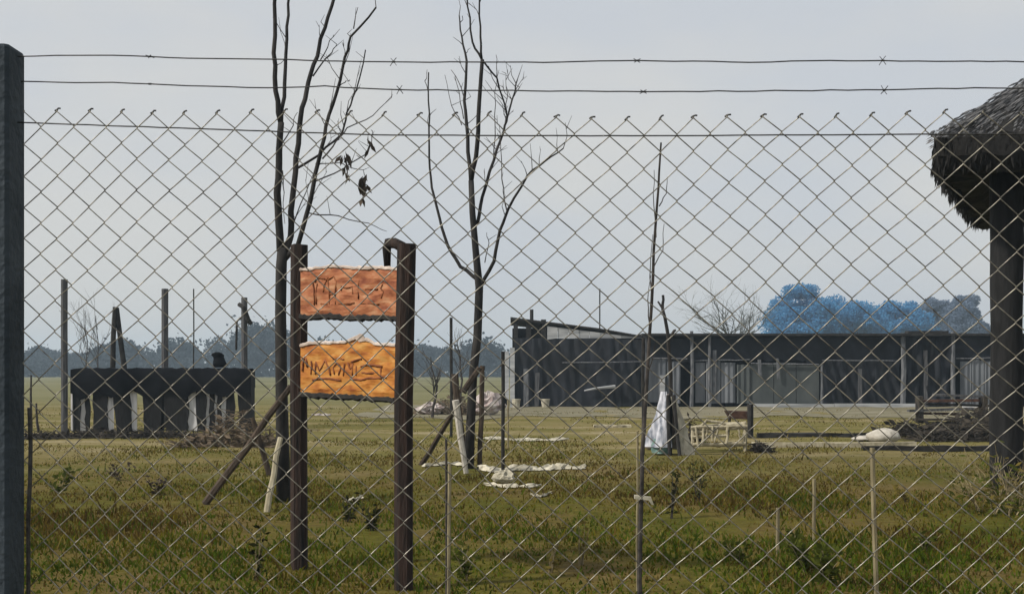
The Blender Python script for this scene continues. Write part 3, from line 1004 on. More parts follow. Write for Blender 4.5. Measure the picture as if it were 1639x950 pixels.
# young tree in a white guard
random.seed(14)
d4 = dep(728)
b = gnd(1072, 728)
t4 = thing('sapling', 'bare sapling rising from a white wrapped guard by the pale frame', 'sapling', (b.x, b.y, 0))
mb = MB(); mb.tube(jag([b, at(1073, 600, d4), at(1069, 535, d4), at(1061, 494, d4), at(1061, 472, d4)], .008, 3), [.04, .022], 7); mb.build('trunk', 'bark', t4)
mb = MB(); mb.tube([at(1061, 494, d4), at(1053, 482, d4)], [.02, .015], 5); mb.tube(jag([at(1069, 545, d4), at(1078, 530, d4), at(1082, 528, d4)], .01, 2), [.03, .02], 5); mb.build('crown', 'twig', t4)
g = thing('tree_guard', 'white and bluish cloth wrapped in a cone round the bare sapling', 'tree guard', (b.x, b.y, 0))
def wrap(name, m, a0, a1, px_c, rt, rb, yt, yb, d, jit=.025, n=12, k=7):
    mb = MB(); vs, fs = [], []
    zt, zb = at(0, yt, d).z, max(at(0, yb, d).z, .01)
    cxb = at(px_c[1], 0, d).x; cxt = at(px_c[0], 0, d).x
    for j in range(k + 1):
        w = j / k
        rr = rt + (rb - rt) * w
        for i in range(n + 1):
            an = a0 + (a1 - a0) * i / n
            q = rr * (1 + .10 * math.sin(an * 7 + j * .6)) + random.uniform(-jit, jit)
            vs.append((cxt + (cxb - cxt) * w + q * math.cos(an), d + q * .8 * math.sin(an), zt + (zb - zt) * w))
    for j in range(k):
        for i in range(n):
            q = j * (n + 1) + i
            fs.append((q, q + 1, q + n + 2, q + n + 1))
    mb.add(vs, fs)
    return mb.build(name, m, g, True)
wrap('cloth', 'blue_white', math.pi * .95, math.pi * 1.50, (1066, 1072), .08, .40, 626, 714, d4, .035)
wrap('cloth', 'white_plastic', math.pi * 1.60, math.pi * 2.1, (1070, 1074), .09, .38, 634, 728, d4, .035)
wrap('cloth', 'pink_white', 0, math.pi * .98, (1067, 1072), .07, .30, 630, 720, d4)
wrap('lower_cloth', 'green_cloth', math.pi * 1.1, math.pi * 1.46, (1071, 1071), .30, .31, 701, 724, d4, .01)
for a, c in ((1069, 1072), (1078, 1088)):
    q = at(c, 727, d4 - .34); q.z = 0
    mb = MB(); mb.tube(jag([q, at(a, 632, d4 - .16)], .008, 3), .032, 7); mb.build('stake', 'dark_pole', g)
q = gnd(1040, 720)
mb = MB()
for k in range(1):
    vs, fs = [], []
    for j in range(6):
        ph = j / 5 * math.pi
        for i in range(10):
            an = i / 10 * 2 * math.pi
            rr = .13 * math.sin(ph) * (1 + random.uniform(-.2, .2))
            vs.append((q.x + rr * math.cos(an), q.y + rr * .8 * math.sin(an), .14 - .14 * math.cos(ph)))
    for j in range(5):
        for i in range(10):
            fs.append((j * 10 + i, j * 10 + (i + 1) % 10, (j + 1) * 10 + (i + 1) % 10, (j + 1) * 10 + i))
    mb.add(vs, fs)
single(mb, 'sack', 'pink_white', 'small pale sack slumped left of the white tree guard', 'sack', smooth=True)

# ================================================================== PALE FRAME, BENCH, BEAMS
random.seed(21)
dF = dep(722)
def fr(px, py, dd=0): 
    q = at(px, py, dF + dd); q.z = max(q.z, 0.0); return q
t = thing('stick_frame', 'pale frame of rough sticks standing beside the white tree guard', 'frame', gnd(1150, 722))
def stick(name, a, b, r, m='pale_wood'):
    mb = MB(); mb.tube(jag([a, b], .012, 4), r, 6); mb.build(name, m, t)
for px, top in ((1109, 688), (1192, 675)):
    for dd in (0, .5):
        stick('leg', fr(px, 722, dd) if dd == 0 else Vector((fr(px, 722, dd).x, dF + dd, 0)), fr(px, top, dd), .032)
for py, a, b in ((684, 1106, 1196), (692, 1112, 1150), (699, 1108, 1164), (711, 1109, 1193)):
    stick('rail', fr(a, py, -.03), fr(b, py - 2, -.03), .03)
stick('rail', fr(1108, 692, .0), fr(1132, 672, .05), .028); stick('rail', fr(1130, 672, .02), fr(1162, 679, .02), .026)
stick('rail', fr(1106, 686, .5), fr(1196, 684, .5), .028); stick('rail', fr(1109, 712, .5), fr(1193, 711, .5), .028)
for px in (1116, 1124, 1130, 1140, 1147, 1163, 1184): stick('slat', fr(px + random.uniform(-3, 3), 680 + random.uniform(0, 8), -.06), fr(px + random.uniform(-3, 3), 708 + random.uniform(-8, 8), -.06), random.uniform(.012, .024))
for k, (a, b) in enumerate(((1112, 1150), (1120, 1192), (1115, 1190), (1110, 1180), (1125, 1194))): stick('cross_stick', fr(a, 683, .10 + .08 * k), fr(b, 680 - k, .08 + .08 * k), .028)
t = thing('post_shelf', 'dark post carrying a small dark shelf behind the pale frame', 'shelf', gnd(1201, 700))
d = dep(700)
mb = MB(); b = gnd(1201, 700); mb.tube([b, at(1201, 646, d)], .065, 8); mb.build('post', 'dark_pole', t)
mb = MB(); mb.prism([at(1163, 657, d), at(1199, 658, d), at(1199, 671, d), at(1170, 669, d)], .35); mb.build('shelf', 'rust', t)
mb = MB(); b = gnd(1168, 700) + Vector((0, .25, 0)); mb.tube([b, at(1168, 668, d + .25)], .03, 6); mb.build('leg', 'dark_pole', t)
heap('brush_heap', 'brush_dark', 'small tuft of dark scrub between the guard and the pale frame', 1098, 1122, 706, 160, .85, .25, .22)
heap('brush_heap', 'brush_dark', 'dark clump of scrub just right of the pale frame', 1206, 1232, 722, 160, .30, .25, .2)

def beam(name, m, label, px0, px1, row, h, w, cat='beam', z0=0.0, group=None):
    d = dep(row)
    a, b = at(px0, HZ, d).x, at(px1, HZ, d).x
    mb = MB()
    n = 8
    vs = []
    for i in range(n + 1):
        x = a + (b - a) * i / n
        for (yy, zz) in ((-w / 2, z0), (-w / 2, z0 + h), (w / 2, z0 + h), (w / 2, z0)):
            vs.append((x, d + yy + random.uniform(-.015, .015) + .03 * math.sin(i), zz + (random.uniform(-.012, .012) if zz > z0 else 0)))
    fs = [(0, 1, 2, 3), tuple(n * 4 + k for k in (3, 2, 1, 0))]
    for i in range(n):
        for k in range(4):
            k2 = (k + 1) % 4
            fs.append((i * 4 + k, (i + 1) * 4 + k, (i + 1) * 4 + k2, i * 4 + k2))
    mb.add(vs, fs)
    return single(mb, name, m, label, cat, group)
beam('timber_beam', 'pale_wood', 'long pale weathered timber lying right of the pale frame', 1204, 1466, 716, .10, .16)
beam('timber_beam', 'dark_pole', 'long dark timber lying just behind the long pale timber', 1212, 1398, 700, .10, .14)
beam('timber_beam', 'dark_pole', 'dark timber lying before the brush heap by the shelter', 1380, 1590, 722, .10, .14)
beam('timber_beam', 'pale_wood', 'short pale board lying in the middle of the yard', 950, 1010, 683, .06, .3)
# plank stack right
t = thing('plank_stack', 'loose stack of dark planks before the shed by the thatched pillar', 'planks', gnd(1520, 676))
d = dep(676)
for k, (a, b, dz, dy, tilt) in enumerate(((1462, 1588, .06, 0, 0), (1470, 1596, .20, .25, .03), (1455, 1560, .32, .1, -.05), (1490, 1600, .44, .3, .04), (1478, 1570, .56, .2, -.02), (1500, 1590, .69, .3, .05))):
    xa, xb = at(a, 0, d).x, at(b, 0, d).x
    mb = MB(); mb.box(((xa + xb) / 2, d + dy, dz + .03), (xb - xa, .22, .06), rz=random.uniform(-.08, .08), ry=tilt * .6, jit=.01)
    mb.build('plank', ('brush_dark', 'rust', 'grey_wood')[k % 3], t)
for px, hh in ((1475, .75), (1578, .75)):
    mb = MB(); mb.box((at(px, 0, d).x, d + .18, hh / 2 - .03), (.12, .34, hh - .02), jit=.01); mb.build('bearer', 'brush_dark', t)

# small pale odds and ends
def blob(name, m, label, px, row, rx, ry, rz, cat, group=None, rough=.18, n=12, k=7):
    c = gnd(px, row)
    mb = MB(); vs, fs = [], []
    for j in range(k + 1):
        ph = math.pi * j / k
        for i in range(n):
            an = 2 * math.pi * i / n
            q = 1 + random.uniform(-rough, rough)
            vs.append((c.x + rx * math.sin(ph) * math.cos(an) * q, c.y + ry * math.sin(ph) * math.sin(an) * q, max(.0, rz * (1 - math.cos(ph)) / 2 * (1 + random.uniform(-rough, rough) * .5))))
    for j in range(k):
        for i in range(n):
            fs.append((j * n + i, j * n + (i + 1) % n, (j + 1) * n + (i + 1) % n, (j + 1) * n + i))
    mb.add(vs, fs)
    return single(mb, name, m, label, cat, group, smooth=rough < .2)
blob('sack', 'stone_pale', 'pale grey sack lying at the end of the long timber', 1414, 710, .33, .25, .30, 'sack', None, .10)
blob('sack', 'stone_pale', 'flat pale bag just left of the grey sack on the timber', 1385, 706, .28, .2, .12, 'bag', None, .12)
for px, row, lb in ((826, 651, 'white bucket at the left corner of the dark shed'), (872, 651, 'white bucket before the left bay of the dark shed')):
    c = gnd(px, row); c.y -= .8
    t = thing('bucket', lb, 'bucket', c, 'white buckets by the shed')
    mb = MB(); mb.tube([c, c + Vector((0, 0, .3))], [.13, .17], 12); mb.build('body', 'white_plastic', t)
    mb = MB(); mb.tube([c + Vector((0, 0, .3)), c + Vector((0, 0, .33))], [.182, .182], 12); mb.build('rim', 'white_plastic', t)
# pale propped boards at the shed's left corner
for px, top, lb in ((811, 562, 'pale tall board leaning left of the dark shed corner'), (820, 556, 'pale tall board touching the left corner of the dark shed')):
    dd = dep(651) - .3
    a = at(px, HZ, dd); a.z = 0
    b = at(px, top, dd + .2)
    mb = MB(); mb.prism([a + Vector((-.09, 0, 0)), a + Vector((.09, 0, 0)), b + Vector((.09, 0, 0)), b + Vector((-.09, 0, 0))], .04)
    single(mb, 'leaning_board', 'sheet_pale', lb, 'board', 'boards at the shed corner')
# pinkish crumpled sheeting and black tyre behind the middle tree
def tyre(px, row, R, lb):
    c = gnd(px, row)
    mb = MB(); vs, fs = [], []
    r = R * .3
    for i in range(20):
        a = 2 * math.pi * i / 20
        for k in range(8):
            b = 2 * math.pi * k / 8
            q = R - r + r * math.cos(b)
            vs.append((c.x + q * math.cos(a), c.y + r * math.sin(b), R + q * math.sin(a)))
    for i in range(20):
        for k in range(8):
            fs.append((i * 8 + k, ((i + 1) % 20) * 8 + k, ((i + 1) % 20) * 8 + (k + 1) % 8, i * 8 + (k + 1) % 8))
    mb.add(vs, fs)
    single(mb, 'old_tyre', 'black_cloth', lb, 'tyre', smooth=True)
tyre(799, 656, .30, 'black tyre standing behind the thin dark post')
blob('crumpled_sheet', 'pink_white', 'pinkish white heap of crumpled sheeting behind the middle tree', 780, 664, .48, .35, .70, 'sheeting', None, .32, 16, 10)
blob('crumpled_sheet', 'pink_white', 'low pinkish heap beyond the gap right of the sign', 690, 664, .40, .3, .38, 'sheeting', None, .32, 16, 10)

def litter(name, m, label, px0, px1, row, dpt, hgt, cat='sheeting', seed=1, top=None):
    """a torn sheet lying crumpled on the ground"""
    random.seed(seed)
    d0 = dep(row)
    xa, xb = at(px0, HZ, d0).x, at(px1, HZ, d0).x
    nx, ny = max(10, int((xb - xa) / .05)), 7
    mb = MB(); vs, fs = [], []
    ph = random.uniform(0, 6)
    for i in range(nx + 1):
        u = i / nx
        wd = dpt * (.25 + .75 * abs(math.sin(u * 7 + ph)) * random.uniform(.55, 1.15)) * min(1, 6 * u + .15, 6 * (1 - u) + .15)
        for j in range(ny + 1):
            w = j / ny - .5
            x = xa + (xb - xa) * u + random.uniform(-.02, .02)
            y = d0 + w * wd * 2 + .15 * math.sin(u * 5 + ph) + random.uniform(-.02, .02)
            e = max(0, 1 - (2 * abs(w)) ** 2)
            z = float(gz(x, y)) + .012 + .55 * hgt * e * (.25 + .75 * abs(math.sin(u * 9 + ph * 2))) * random.uniform(.4, 1.1)
            vs.append((x, y, z))
    for i in range(nx):
        for j in range(ny):
            k = i * (ny + 1) + j
            fs.append((k, k + ny + 1, k + ny + 2, k + 1))
    mb.add(vs, fs)
    return single(mb, name, m, label, cat)
litter('torn_sheet', 'white_plastic', 'long torn white sheet lying right of the middle tree foot', 765, 938, 752, .30, .16, seed=5)
litter('torn_sheet', 'white_plastic', 'narrow white scrap lying left of the middle tree foot', 676, 745, 747, .18, .09, seed=6)
litter('torn_sheet', 'white_plastic', 'white crumpled sheet nearest the camera below the thin post', 776, 866, 778, .16, .10, seed=7)
litter('torn_sheet', 'white_plastic', 'pale torn strip lying behind the thin dark post', 762, 910, 704, .35, .10, seed=8)
blob('crumpled_sheet', 'white_plastic', 'white crumpled bag heaped at the foot of the thin dark post', 806, 774, .13, .11, .17, 'bag', None, .3, 16, 9)
litter('torn_sheet', 'white_plastic', 'small white scrap lying in the grass right of the torn sheets', 850, 884, 793, .07, .06, seed=9)
litter('torn_sheet', 'white_plastic', 'tiny white scrap lying between the two sign posts', 552, 578, 801, .06, .09, seed=10)
litter('torn_sheet', 'pink_white', 'faint pale scrap beyond the sign between its posts', 500, 530, 664, .4, .12, seed=15)

# thin posts and stakes in the grass
p, r = upright(805, 562, 760, 6)
pole('thin_post', 'dark_pole', 'thin black post standing among the torn white sheets', 'post', p, r, 7, None, .004)
p, r = upright(813, 640, 720, 3)
pole('thin_post', 'stake_wood', 'thin pale stick just right of the thin black post', 'stick', p, r, 6, None, .004)
p, r = upright(722, 508, 700, 5)
pole('thin_post', 'dark_pole', 'slender dark post left of the middle tree props', 'post', p, r, 6, None, .01)
p, r = upright(960, 462, 655, 2.2, 5)
pole('thin_post', 'dark_pole', 'very thin mast sticking up behind the lean-to roof', 'mast', p, r, 5, None, .0)
def stake(px, top, d, w, label, m='stake_wood', lean=0.0):
    b = at(px, HZ, d); b.z = -.02; b.x += lean
    e = at(px, top, d)
    pole('wooden_stake', m, label, 'stake', [b, e], w / F * d / 2, 7, 'stakes standing in the grass', .003)
stake(1396, 716, 6.3, 8, 'tallest pale stake in the grass, left of the shelter', lean=.03)
stake(1303, 766, 10.0, 6, 'short stake halfway between the sapling and the tallest stake')
stake(1245, 812, 9.4, 6, 'shortest stake left of the tallest stake')
stake(720, 742, 6.6, 6, 'pale stake just right of the right sign post', lean=-.01)
stake(714, 700, 7.0, 4, 'dark thin stake behind the pale stake right of the sign', 'twig')
stake(1010 + 10, 690, 7.8, 4, 'pale thin stake hugging the tall sapling', lean=.0)
b = gnd(1028, 800)
pole('iron_rod', 'dark_pole', 'dark rod standing left of the white tree guard', 'rod', [gnd(1029, 728), at(1030, 540, dep(728))], .03, 6, None, .01)

# ================================================================== SIGN
random.seed(31)
dl, dr = dep(906), dep(938)
def sg(px, py, off=0.0):
    u = (px - 477) / (648 - 477)
    return at(px, py, dl + (dr - dl) * u + off)
base = (at(477, HZ, dl) + at(648, HZ, dr)) / 2; base.z = 0
sign = thing('carved_sign', 'rustic two-board sign of carved orange wood between dark posts', 'sign', base)
def rough_post(pts, w, name='post', m='post_wood'):
    """squared, knocked-about timber"""
    mb = MB()
    ring = []
    n = len(pts)
    for i, (a, b) in enumerate(zip(pts[:-1], pts[1:])):
        for k in range(8):
            ring.append(Vector(a).lerp(Vector(b), k / 8))
    ring.append(Vector(pts[-1]))
    vs, fs = [], []
    for q in ring:
        for an in range(8):
            t_ = an * math.pi / 4 + math.pi / 8
            rr = w * (.58 if an % 2 else .56) * (1 + random.uniform(-.06, .06))
            vs.append(q + Vector((max(-w * .5, min(w * .5, rr * math.cos(t_) * 1.05)), max(-w * .5, min(w * .5, rr * math.sin(t_) * 1.05)), random.uniform(-.004, .004))))
    for i in range(len(ring) - 1):
        for k in range(8):
            fs.append((i * 8 + k, i * 8 + (k + 1) % 8, (i + 1) * 8 + (k + 1) % 8, (i + 1) * 8 + k))
    fs.append(tuple(range(8))[::-1]); fs.append(tuple((len(ring) - 1) * 8 + k for k in range(8)))
    mb.add(vs, fs)
    mb.build(name, m, sign)
b = at(479, HZ, dl); b.z = -.05
rough_post([b, sg(478, 640), sg(479, 392)], .115)
b = at(646, HZ, dr); b.z = -.05
rough_post([b, sg(646, 640), sg(651, 391)], .118)
mb = MB(); mb.tube([sg(645, 396, .02), sg(632, 389, .02), sg(622, 389, .02), sg(619, 398, .02), sg(620, 428, .03)], [.038, .036, .036, .03, .022], 8); mb.build('bracket', 'post_wood', sign, True)
def board(name, m, top, bot, seed, bark_pts):
    """slab with an uneven live edge, its rim of pale bark proud of the face"""
    random.seed(seed)
    def dense(l, amp):
        out = []
        for (a, b) in zip(l[:-1], l[1:]):
            for k in range(6):
                u = k / 6
                out.append((a[0] + (b[0] - a[0]) * u, a[1] + (b[1] - a[1]) * u + random.uniform(-amp, amp)))
        out.append(l[-1]); return out
    T, B = dense(top, .9), dense(bot, 1.2)
    n = len(T)
    NB = 9
    vs, fs = [], []
    th = .045
    for i in range(n):
        bx = B[min(i, len(B) - 1)]
        for j in range(NB + 1):
            w = j / NB
            px = T[i][0] + (bx[0] - T[i][0]) * w
            py = T[i][1] + (bx[1] - T[i][1]) * w
            vs.append(sg(px, py, -.075 + .006 * math.sin(px * .11 + py * .2) + random.uniform(-.0025, .0025) + (.012 if j in (0, NB) else 0)))
    off = len(vs)
    for i in range(n):
        bx = B[min(i, len(B) - 1)]
        for j in range(NB + 1):
            w = j / NB
            vs.append(sg(T[i][0] + (bx[0] - T[i][0]) * w, T[i][1] + (bx[1] - T[i][1]) * w, -.075 + th))
    R = NB + 1
    for i in range(n - 1):
        for j in range(NB):
            a = i * R + j
            fs.append((a, a + 1, a + R + 1, a + R))
            fs.append((off + a, off + a + R, off + a + R + 1, off + a + 1))
        fs.append((i * R, (i + 1) * R, off + (i + 1) * R, off + i * R))
        a = i * R + NB
        fs.append((a, off + a, off + a + R, a + R))
    for j in range(NB):
        fs.append((j, off + j, off + j + 1, j + 1))
        a = (n - 1) * R + j
        fs.append((a, a + 1, off + a + 1, off + a))
    mb = MB(); mb.add(vs, fs)
    bd = mb.build(name, m, sign)
    # lighter sapwood lip along the top edge
    mb = MB(); mb.tube([sg(x, y + 1.2, -.068) for x, y in T], [.009 + .007 * random.random() for _ in T], 6); mb.build('bark_edge', 'sign_bark', bd)
    mb = MB(); mb.tube([sg(x, y + .8, -.05) for x, y in B], [.02 + .008 * random.random() for _ in B], 6); mb.build('lower_edge', 'dark_pole', bd)
    return bd
def carve(bd, strokes, off=-.083):
    for S_ in strokes:
        w = S_[0]
        mb = MB(); mb.tube(jag([sg(x, y, off + .0085) for x, y in S_[1]], .003, 3), w * 1.15 / F * dl / 2, 5)
        mb.build('carved_stroke', 'carving', bd, True)
top_board = board('upper_board', 'sign_red',
    [(481, 430), (505, 428), (530, 425), (560, 427), (590, 428), (615, 427), (640, 430)], [(481, 505), (505, 507), (530, 505), (560, 508), (590, 507), (615, 508), (640, 509)], 5, None)
c = lambda x, y: (470 + x / 9.05, 415 + y / 9.05)
d_ = lambda x, y: (470 + x / 7.6, 525 + y / 7.6)
carve(top_board, [
    (2.6, [c(300, 320), c(335, 270), c(400, 265), c(455, 290)]),
    (2.6, [c(270, 330), c(300, 420), c(300, 560), c(300, 660)]), (2.6, [c(330, 650), c(325, 480), c(340, 350)]),
    (2.8, [c(430, 470), c(455, 340), c(500, 260)]), (2.8, [c(520, 650), c(520, 480), c(500, 300), c(580, 240), c(620, 320), c(605, 480), c(610, 650)]),
    (2.0, [c(530, 500), c(600, 490)]), (2.4, [c(690, 450), c(690, 390), c(760, 410), c(850, 400), c(860, 500)]),
    (2.4, [c(940, 300), c(940, 430), c(935, 570)]), (2.4, [c(1040, 430), c(1120, 430), c(1220, 430)]), (2.2, [c(1290, 360), c(1260, 420), c(1310, 470), c(1270, 560)]),
    (2.6, [c(395, 645), c(500, 650)]), (2.6, [c(650, 635), c(800, 640), c(880, 630)]), (2.6, [c(970, 635), c(1100, 640), c(1240, 645)])])
low_board = board('lower_board', 'sign_orange',
    [(481, 551), (505, 547), (530, 547), (553, 546), (576, 536), (600, 549), (634, 551)], [(481, 629), (505, 631), (530, 633), (553, 634), (576, 635), (600, 637), (634, 639)], 6, None)
carve(low_board, [
    (4.2, [d_(110, 520), d_(120, 400), d_(150, 350), d_(170, 470)]), (3.0, [d_(215, 560), d_(225, 470), d_(215, 400)]),
    (3.2, [d_(270, 560), d_(275, 410), d_(320, 520), d_(385, 390), d_(430, 480), d_(450, 570)]), (2.8, [d_(480, 380), d_(560, 365), d_(620, 380)]),
    (2.8, [d_(500, 560), d_(480, 480), d_(530, 410), d_(575, 480), d_(550, 570)]), (3.0, [d_(610, 580), d_(620, 430)]), (3.0, [d_(660, 420), d_(690, 500), d_(720, 430), d_(715, 570)]),
    (2.8, [d_(760, 570), d_(765, 460)]), (2.8, [d_(700, 410), d_(790, 380), d_(830, 375)]), (3.4, [d_(820, 470), d_(900, 445), d_(980, 450), d_(1080, 470)]),
    (2.4, [d_(830, 540), d_(920, 545), d_(1020, 535)]), (3.0, [d_(1060, 480), d_(1070, 580), d_(1130, 600)]),
    (3.2, [d_(230, 630), d_(330, 610), d_(480, 620), d_(580, 635)]), (3.2, [d_(690, 610), d_(820, 625), d_(940, 605), d_(1070, 610)])])
mb = MB(); mb.prism([sg(567, 541, -.085), sg(573, 535, -.085), sg(580, 534, -.085), sg(586, 545, -.085), sg(575, 547, -.085)], .03); mb.build('pale_knot', 'sign_bark', low_board)

# ================================================================== THATCHED SHELTER
def build_shelter():
    random.seed(41)
    A = Vector((4.46, 13.3, 0)); 
    fd = Vector((math.cos(math.radians(12)), -math.sin(math.radians(12)), 0))
    sd = Vector((.415, .91, 0)).normalized()
    B = A + fd * 5.0; C = B + sd * 6.2; Dc = A + sd * 6.2
    ze = 3.93
    ctr = (A + B + C + Dc) / 4
    apex = Vector((ctr.x, ctr.y, 6.1))
    t = thing('thatched_shelter', 'open shelter with a thick grey thatch roof on dark pillars', 'shelter', (ctr.x, ctr.y, 0))
    cor = [A, B, C, Dc]
    rim = []
    N = 26
    for k in range(4):
        a, b = cor[k], cor[(k + 1) % 4]
        for i in range(N):
            q = a.lerp(b, i / N)
            e = min(i, N - i) / N
            q = q + (ctr - q).normalized() * (.16 * math.exp(-e * 18))    # rounded corners
            rim.append(q)
    n = len(rim)
    # core: rows from apex to rim, fringe, underside
    vs, fs = [], []
    rows = []
    for w in (.02, .18, .36, .54, .72, .88, 1.0):
        rows.append([Vector((apex.x + (q.x - apex.x) * w, apex.y + (q.y - apex.y) * w, apex.z + (ze - apex.z) * w - .05 * math.sin(w * math.pi) + random.uniform(-.03, .03))) for q in rim])
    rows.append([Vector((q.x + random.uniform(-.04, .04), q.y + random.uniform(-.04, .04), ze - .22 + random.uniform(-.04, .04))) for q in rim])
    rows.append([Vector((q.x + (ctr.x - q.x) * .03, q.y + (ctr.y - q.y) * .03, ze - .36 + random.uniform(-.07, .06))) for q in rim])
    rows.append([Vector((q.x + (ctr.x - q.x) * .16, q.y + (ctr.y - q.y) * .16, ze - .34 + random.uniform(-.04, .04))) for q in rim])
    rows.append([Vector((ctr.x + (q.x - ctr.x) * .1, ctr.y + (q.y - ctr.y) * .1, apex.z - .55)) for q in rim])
    for r_ in rows: vs += r_
    for j in range(len(rows) - 1):
        for i in range(n):
            i2 = (i + 1) % n
            fs.append((j * n + i, (j + 1) * n + i, (j + 1) * n + i2, j * n + i2))
    mb = MB(); mb.add(vs, fs); mb.build('thatch_roof', 'thatch_shaded', t)
    # straws: laid down the slope and hanging as a fringe
    mb = MB()
    for i in range(15000):
        k = 0 if random.random() < .6 else 3
        a, b = cor[k], cor[(k + 1) % 4]
        u = random.random()
        q = a.lerp(b, u)
        w = random.random() ** .6 * .99
        p = Vector((apex.x + (q.x - apex.x) * w, apex.y + (q.y - apex.y) * w, apex.z + (ze - apex.z) * w + random.uniform(-.02, .035)))
        dn = Vector((q.x - apex.x, q.y - apex.y, ze - apex.z)).normalized() + Vector((random.gauss(0, .06), random.gauss(0, .06), random.gauss(0, .02)))
        ln = random.uniform(.12, .28) * (1.0 if w < .9 else .45)
        mb.leaf(p - Vector((0, 0, .02)), dn, ln, random.uniform(.010, .024))
    mb.build('roof_straw', 'thatch_straw', t)['kind'] = 'stuff'
    mb = MB()
    for i in range(7000):
        k = random.choice((0, 0, 3, 3, 3, 2))
        a, b = cor[k], cor[(k + 1) % 4]
        u = random.random()
        q = a.lerp(b, u); e = min(u, 1 - u)
        q = q + (ctr - q).normalized() * (.16 * math.exp(-e * 18) + random.uniform(.0, .22))
        dn = Vector(((q.x - ctr.x) * .05, (q.y - ctr.y) * .05, -1)) + Vector((random.gauss(0, .10), random.gauss(0, .10), 0))
        mb.leaf((q.x, q.y, ze - random.uniform(.02, .30)), dn, random.uniform(.08, .17), random.uniform(.012, .03))
    mb.build('eave_straw', 'thatch_shaded', t)['kind'] = 'stuff'  # eave straw takes the thatch tone with shade painted in
    for (x, y) in ((5.605, 14.0), (8.7, 13.6), (10.6, 17.3), (7.25, 18.25)):
        mb = MB()
        ring = []
        for j in range(9):
            ring.append(Vector((x + random.uniform(-.012, .012), y + random.uniform(-.012, .012), -.05 + j * 3.85 / 8)))
        mb.tube(ring, [.178 + random.uniform(-.008, .010) for _ in ring], 14)
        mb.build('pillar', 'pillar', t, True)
    for a, b in (((5.6, 14.0), (8.7, 13.6)), ((5.6, 14.0), (7.25, 18.25)), ((8.7, 13.6), (10.6, 17.3)), ((7.25, 18.25), (10.6, 17.3))):
        mb = MB(); mb.tube([(a[0], a[1], 3.78), (b[0], b[1], 3.78)], .09, 8); mb.build('ring_beam', 'pillar', t)
build_shelter()

# ================================================================== WEEDS
def weed(px, row, h, n, label, m='leaf_weed', ms='twig_dry', name='weed', spread=.35, leaf=.07, group='weeds in the near grass', stems=5, seed=0):
    random.seed(seed + int(px * 3 + row))
    b = gnd(px, row)
    b.z = float(gz(b.x, b.y)) - .01
    t = thing(name, label, 'weed', b, group)
    mb = MB(); lf = MB()
    for s in range(stems):
        an = random.uniform(0, 6.28); k = random.uniform(.2, 1) * spread * h
        hh = h * random.uniform(.6, 1)
        pts = jag([b + Vector((random.uniform(-.02, .02), random.uniform(-.02, .02), 0)), b + Vector((math.cos(an) * k * .4, math.sin(an) * k * .4, hh * .55)), b + Vector((math.cos(an) * k, math.sin(an) * k, hh))], .008, 3)
        mb.tube(pts, [.006, .002], 4)
        for i in range(n):
            q = pts[random.randint(1, len(pts) - 1)]
            lf.leaf(q, (random.gauss(0, 1), random.gauss(0, 1), random.gauss(.3, .6)), leaf * random.uniform(.5, 1.2), leaf * .4)
    mb.build('stem', ms, t)
    lf.build('leaves', m, t)
weed(1076, 830, .48, 12, 'dark upright weed below the white tree guard', 'leaf_dark', 'twig', spread=.2)
weed(1117, 808, .42, 12, 'dark weed just right of the upright weed below the guard', 'leaf_dark', 'twig', spread=.3)
weed(412, 925, .42, 8, 'tall dry weed with a pale head near the left sign post', 'leaf_dark', 'twig_dry', spread=.15)
weed(556, 835, .28, 14, 'dark bushy weed in the gap between the sign posts', 'leaf_dark', 'twig', spread=.6)
weed(596, 850, .25, 12, 'dark weed near the right sign post', 'leaf_dark', 'twig', spread=.6)
weed(1290, 915, .26, 26, 'broad leafy green weed in the near grass right of centre', 'leaf_weed', 'twig_dry', spread=.9, leaf=.09)
weed(1318, 935, .24, 26, 'leafy green weed just right of the broad leafy weed', 'leaf_weed', 'twig_dry', spread=.9, leaf=.09)
weed(1186, 905, .16, 18, 'low green weed left of the broad leafy weed', 'leaf_weed', 'twig_dry', spread=1.0)
weed(744, 925, .25, 14, 'olive weed at the foot of the pale stake by the sign', 'leaf_weed', 'twig_dry', spread=.5)
weed(880, 915, .34, 6, 'sparse dry weed in the near grass left of the sapling', 'blade_straw', 'twig_dry', spread=.4)
weed(930, 905, .40, 5, 'sparse tall dry stems just left of the sapling', 'blade_straw', 'twig_dry', spread=.2)
weed(1450, 800, .20, 14, 'low dry weed between the tallest stake and the shelter', 'blade_straw', 'twig_dry', spread=.9)
weed(1480, 880, .2, 14, 'low weed in the grass below the shelter eave', 'leaf_weed', 'twig_dry', spread=.9)
weed(190, 770, .22, 14, 'low brown weed in front of the black pen', 'leaf_dead', 'twig_dry', spread=.9)
weed(250, 790, .26, 14, 'brown weed between the pen and the long prop', 'leaf_dead', 'twig_dry', spread=.8)
weed(95, 790, .30, 20, 'green weed beside the left fence post', 'leaf_weed', 'twig_dry', spread=.9, leaf=.09)
# dry shrub at the shelter pillar
random.seed(55)
b = gnd(1612, 822)
t = thing('dry_shrub', 'tangled dry shrub with pale twigs at the foot of the shelter pillar', 'shrub', b)
mb = MB()
for k in range(26):
    an = random.uniform(0, 6.28)
    branchy(mb, b + Vector((random.uniform(-.25, .25), random.uniform(-.25, .25), 0)), (math.cos(an) * .8, math.sin(an) * .8, 1.0), .34, .007, 2, .5, .2)
mb.build('branches', 'twig_dry', t)
lf = MB()
for k in range(420):
    lf.leaf(b + Vector((random.gauss(0, .26), random.gauss(0, .26), abs(random.gauss(.18, .16)))), (random.gauss(0, 1), random.gauss(0, 1), random.gauss(.2, .5)), .09, .03, random.choice((0, 0, 1)))
lf.build('leaves', ['leaf_weed', 'blade_straw'], t)
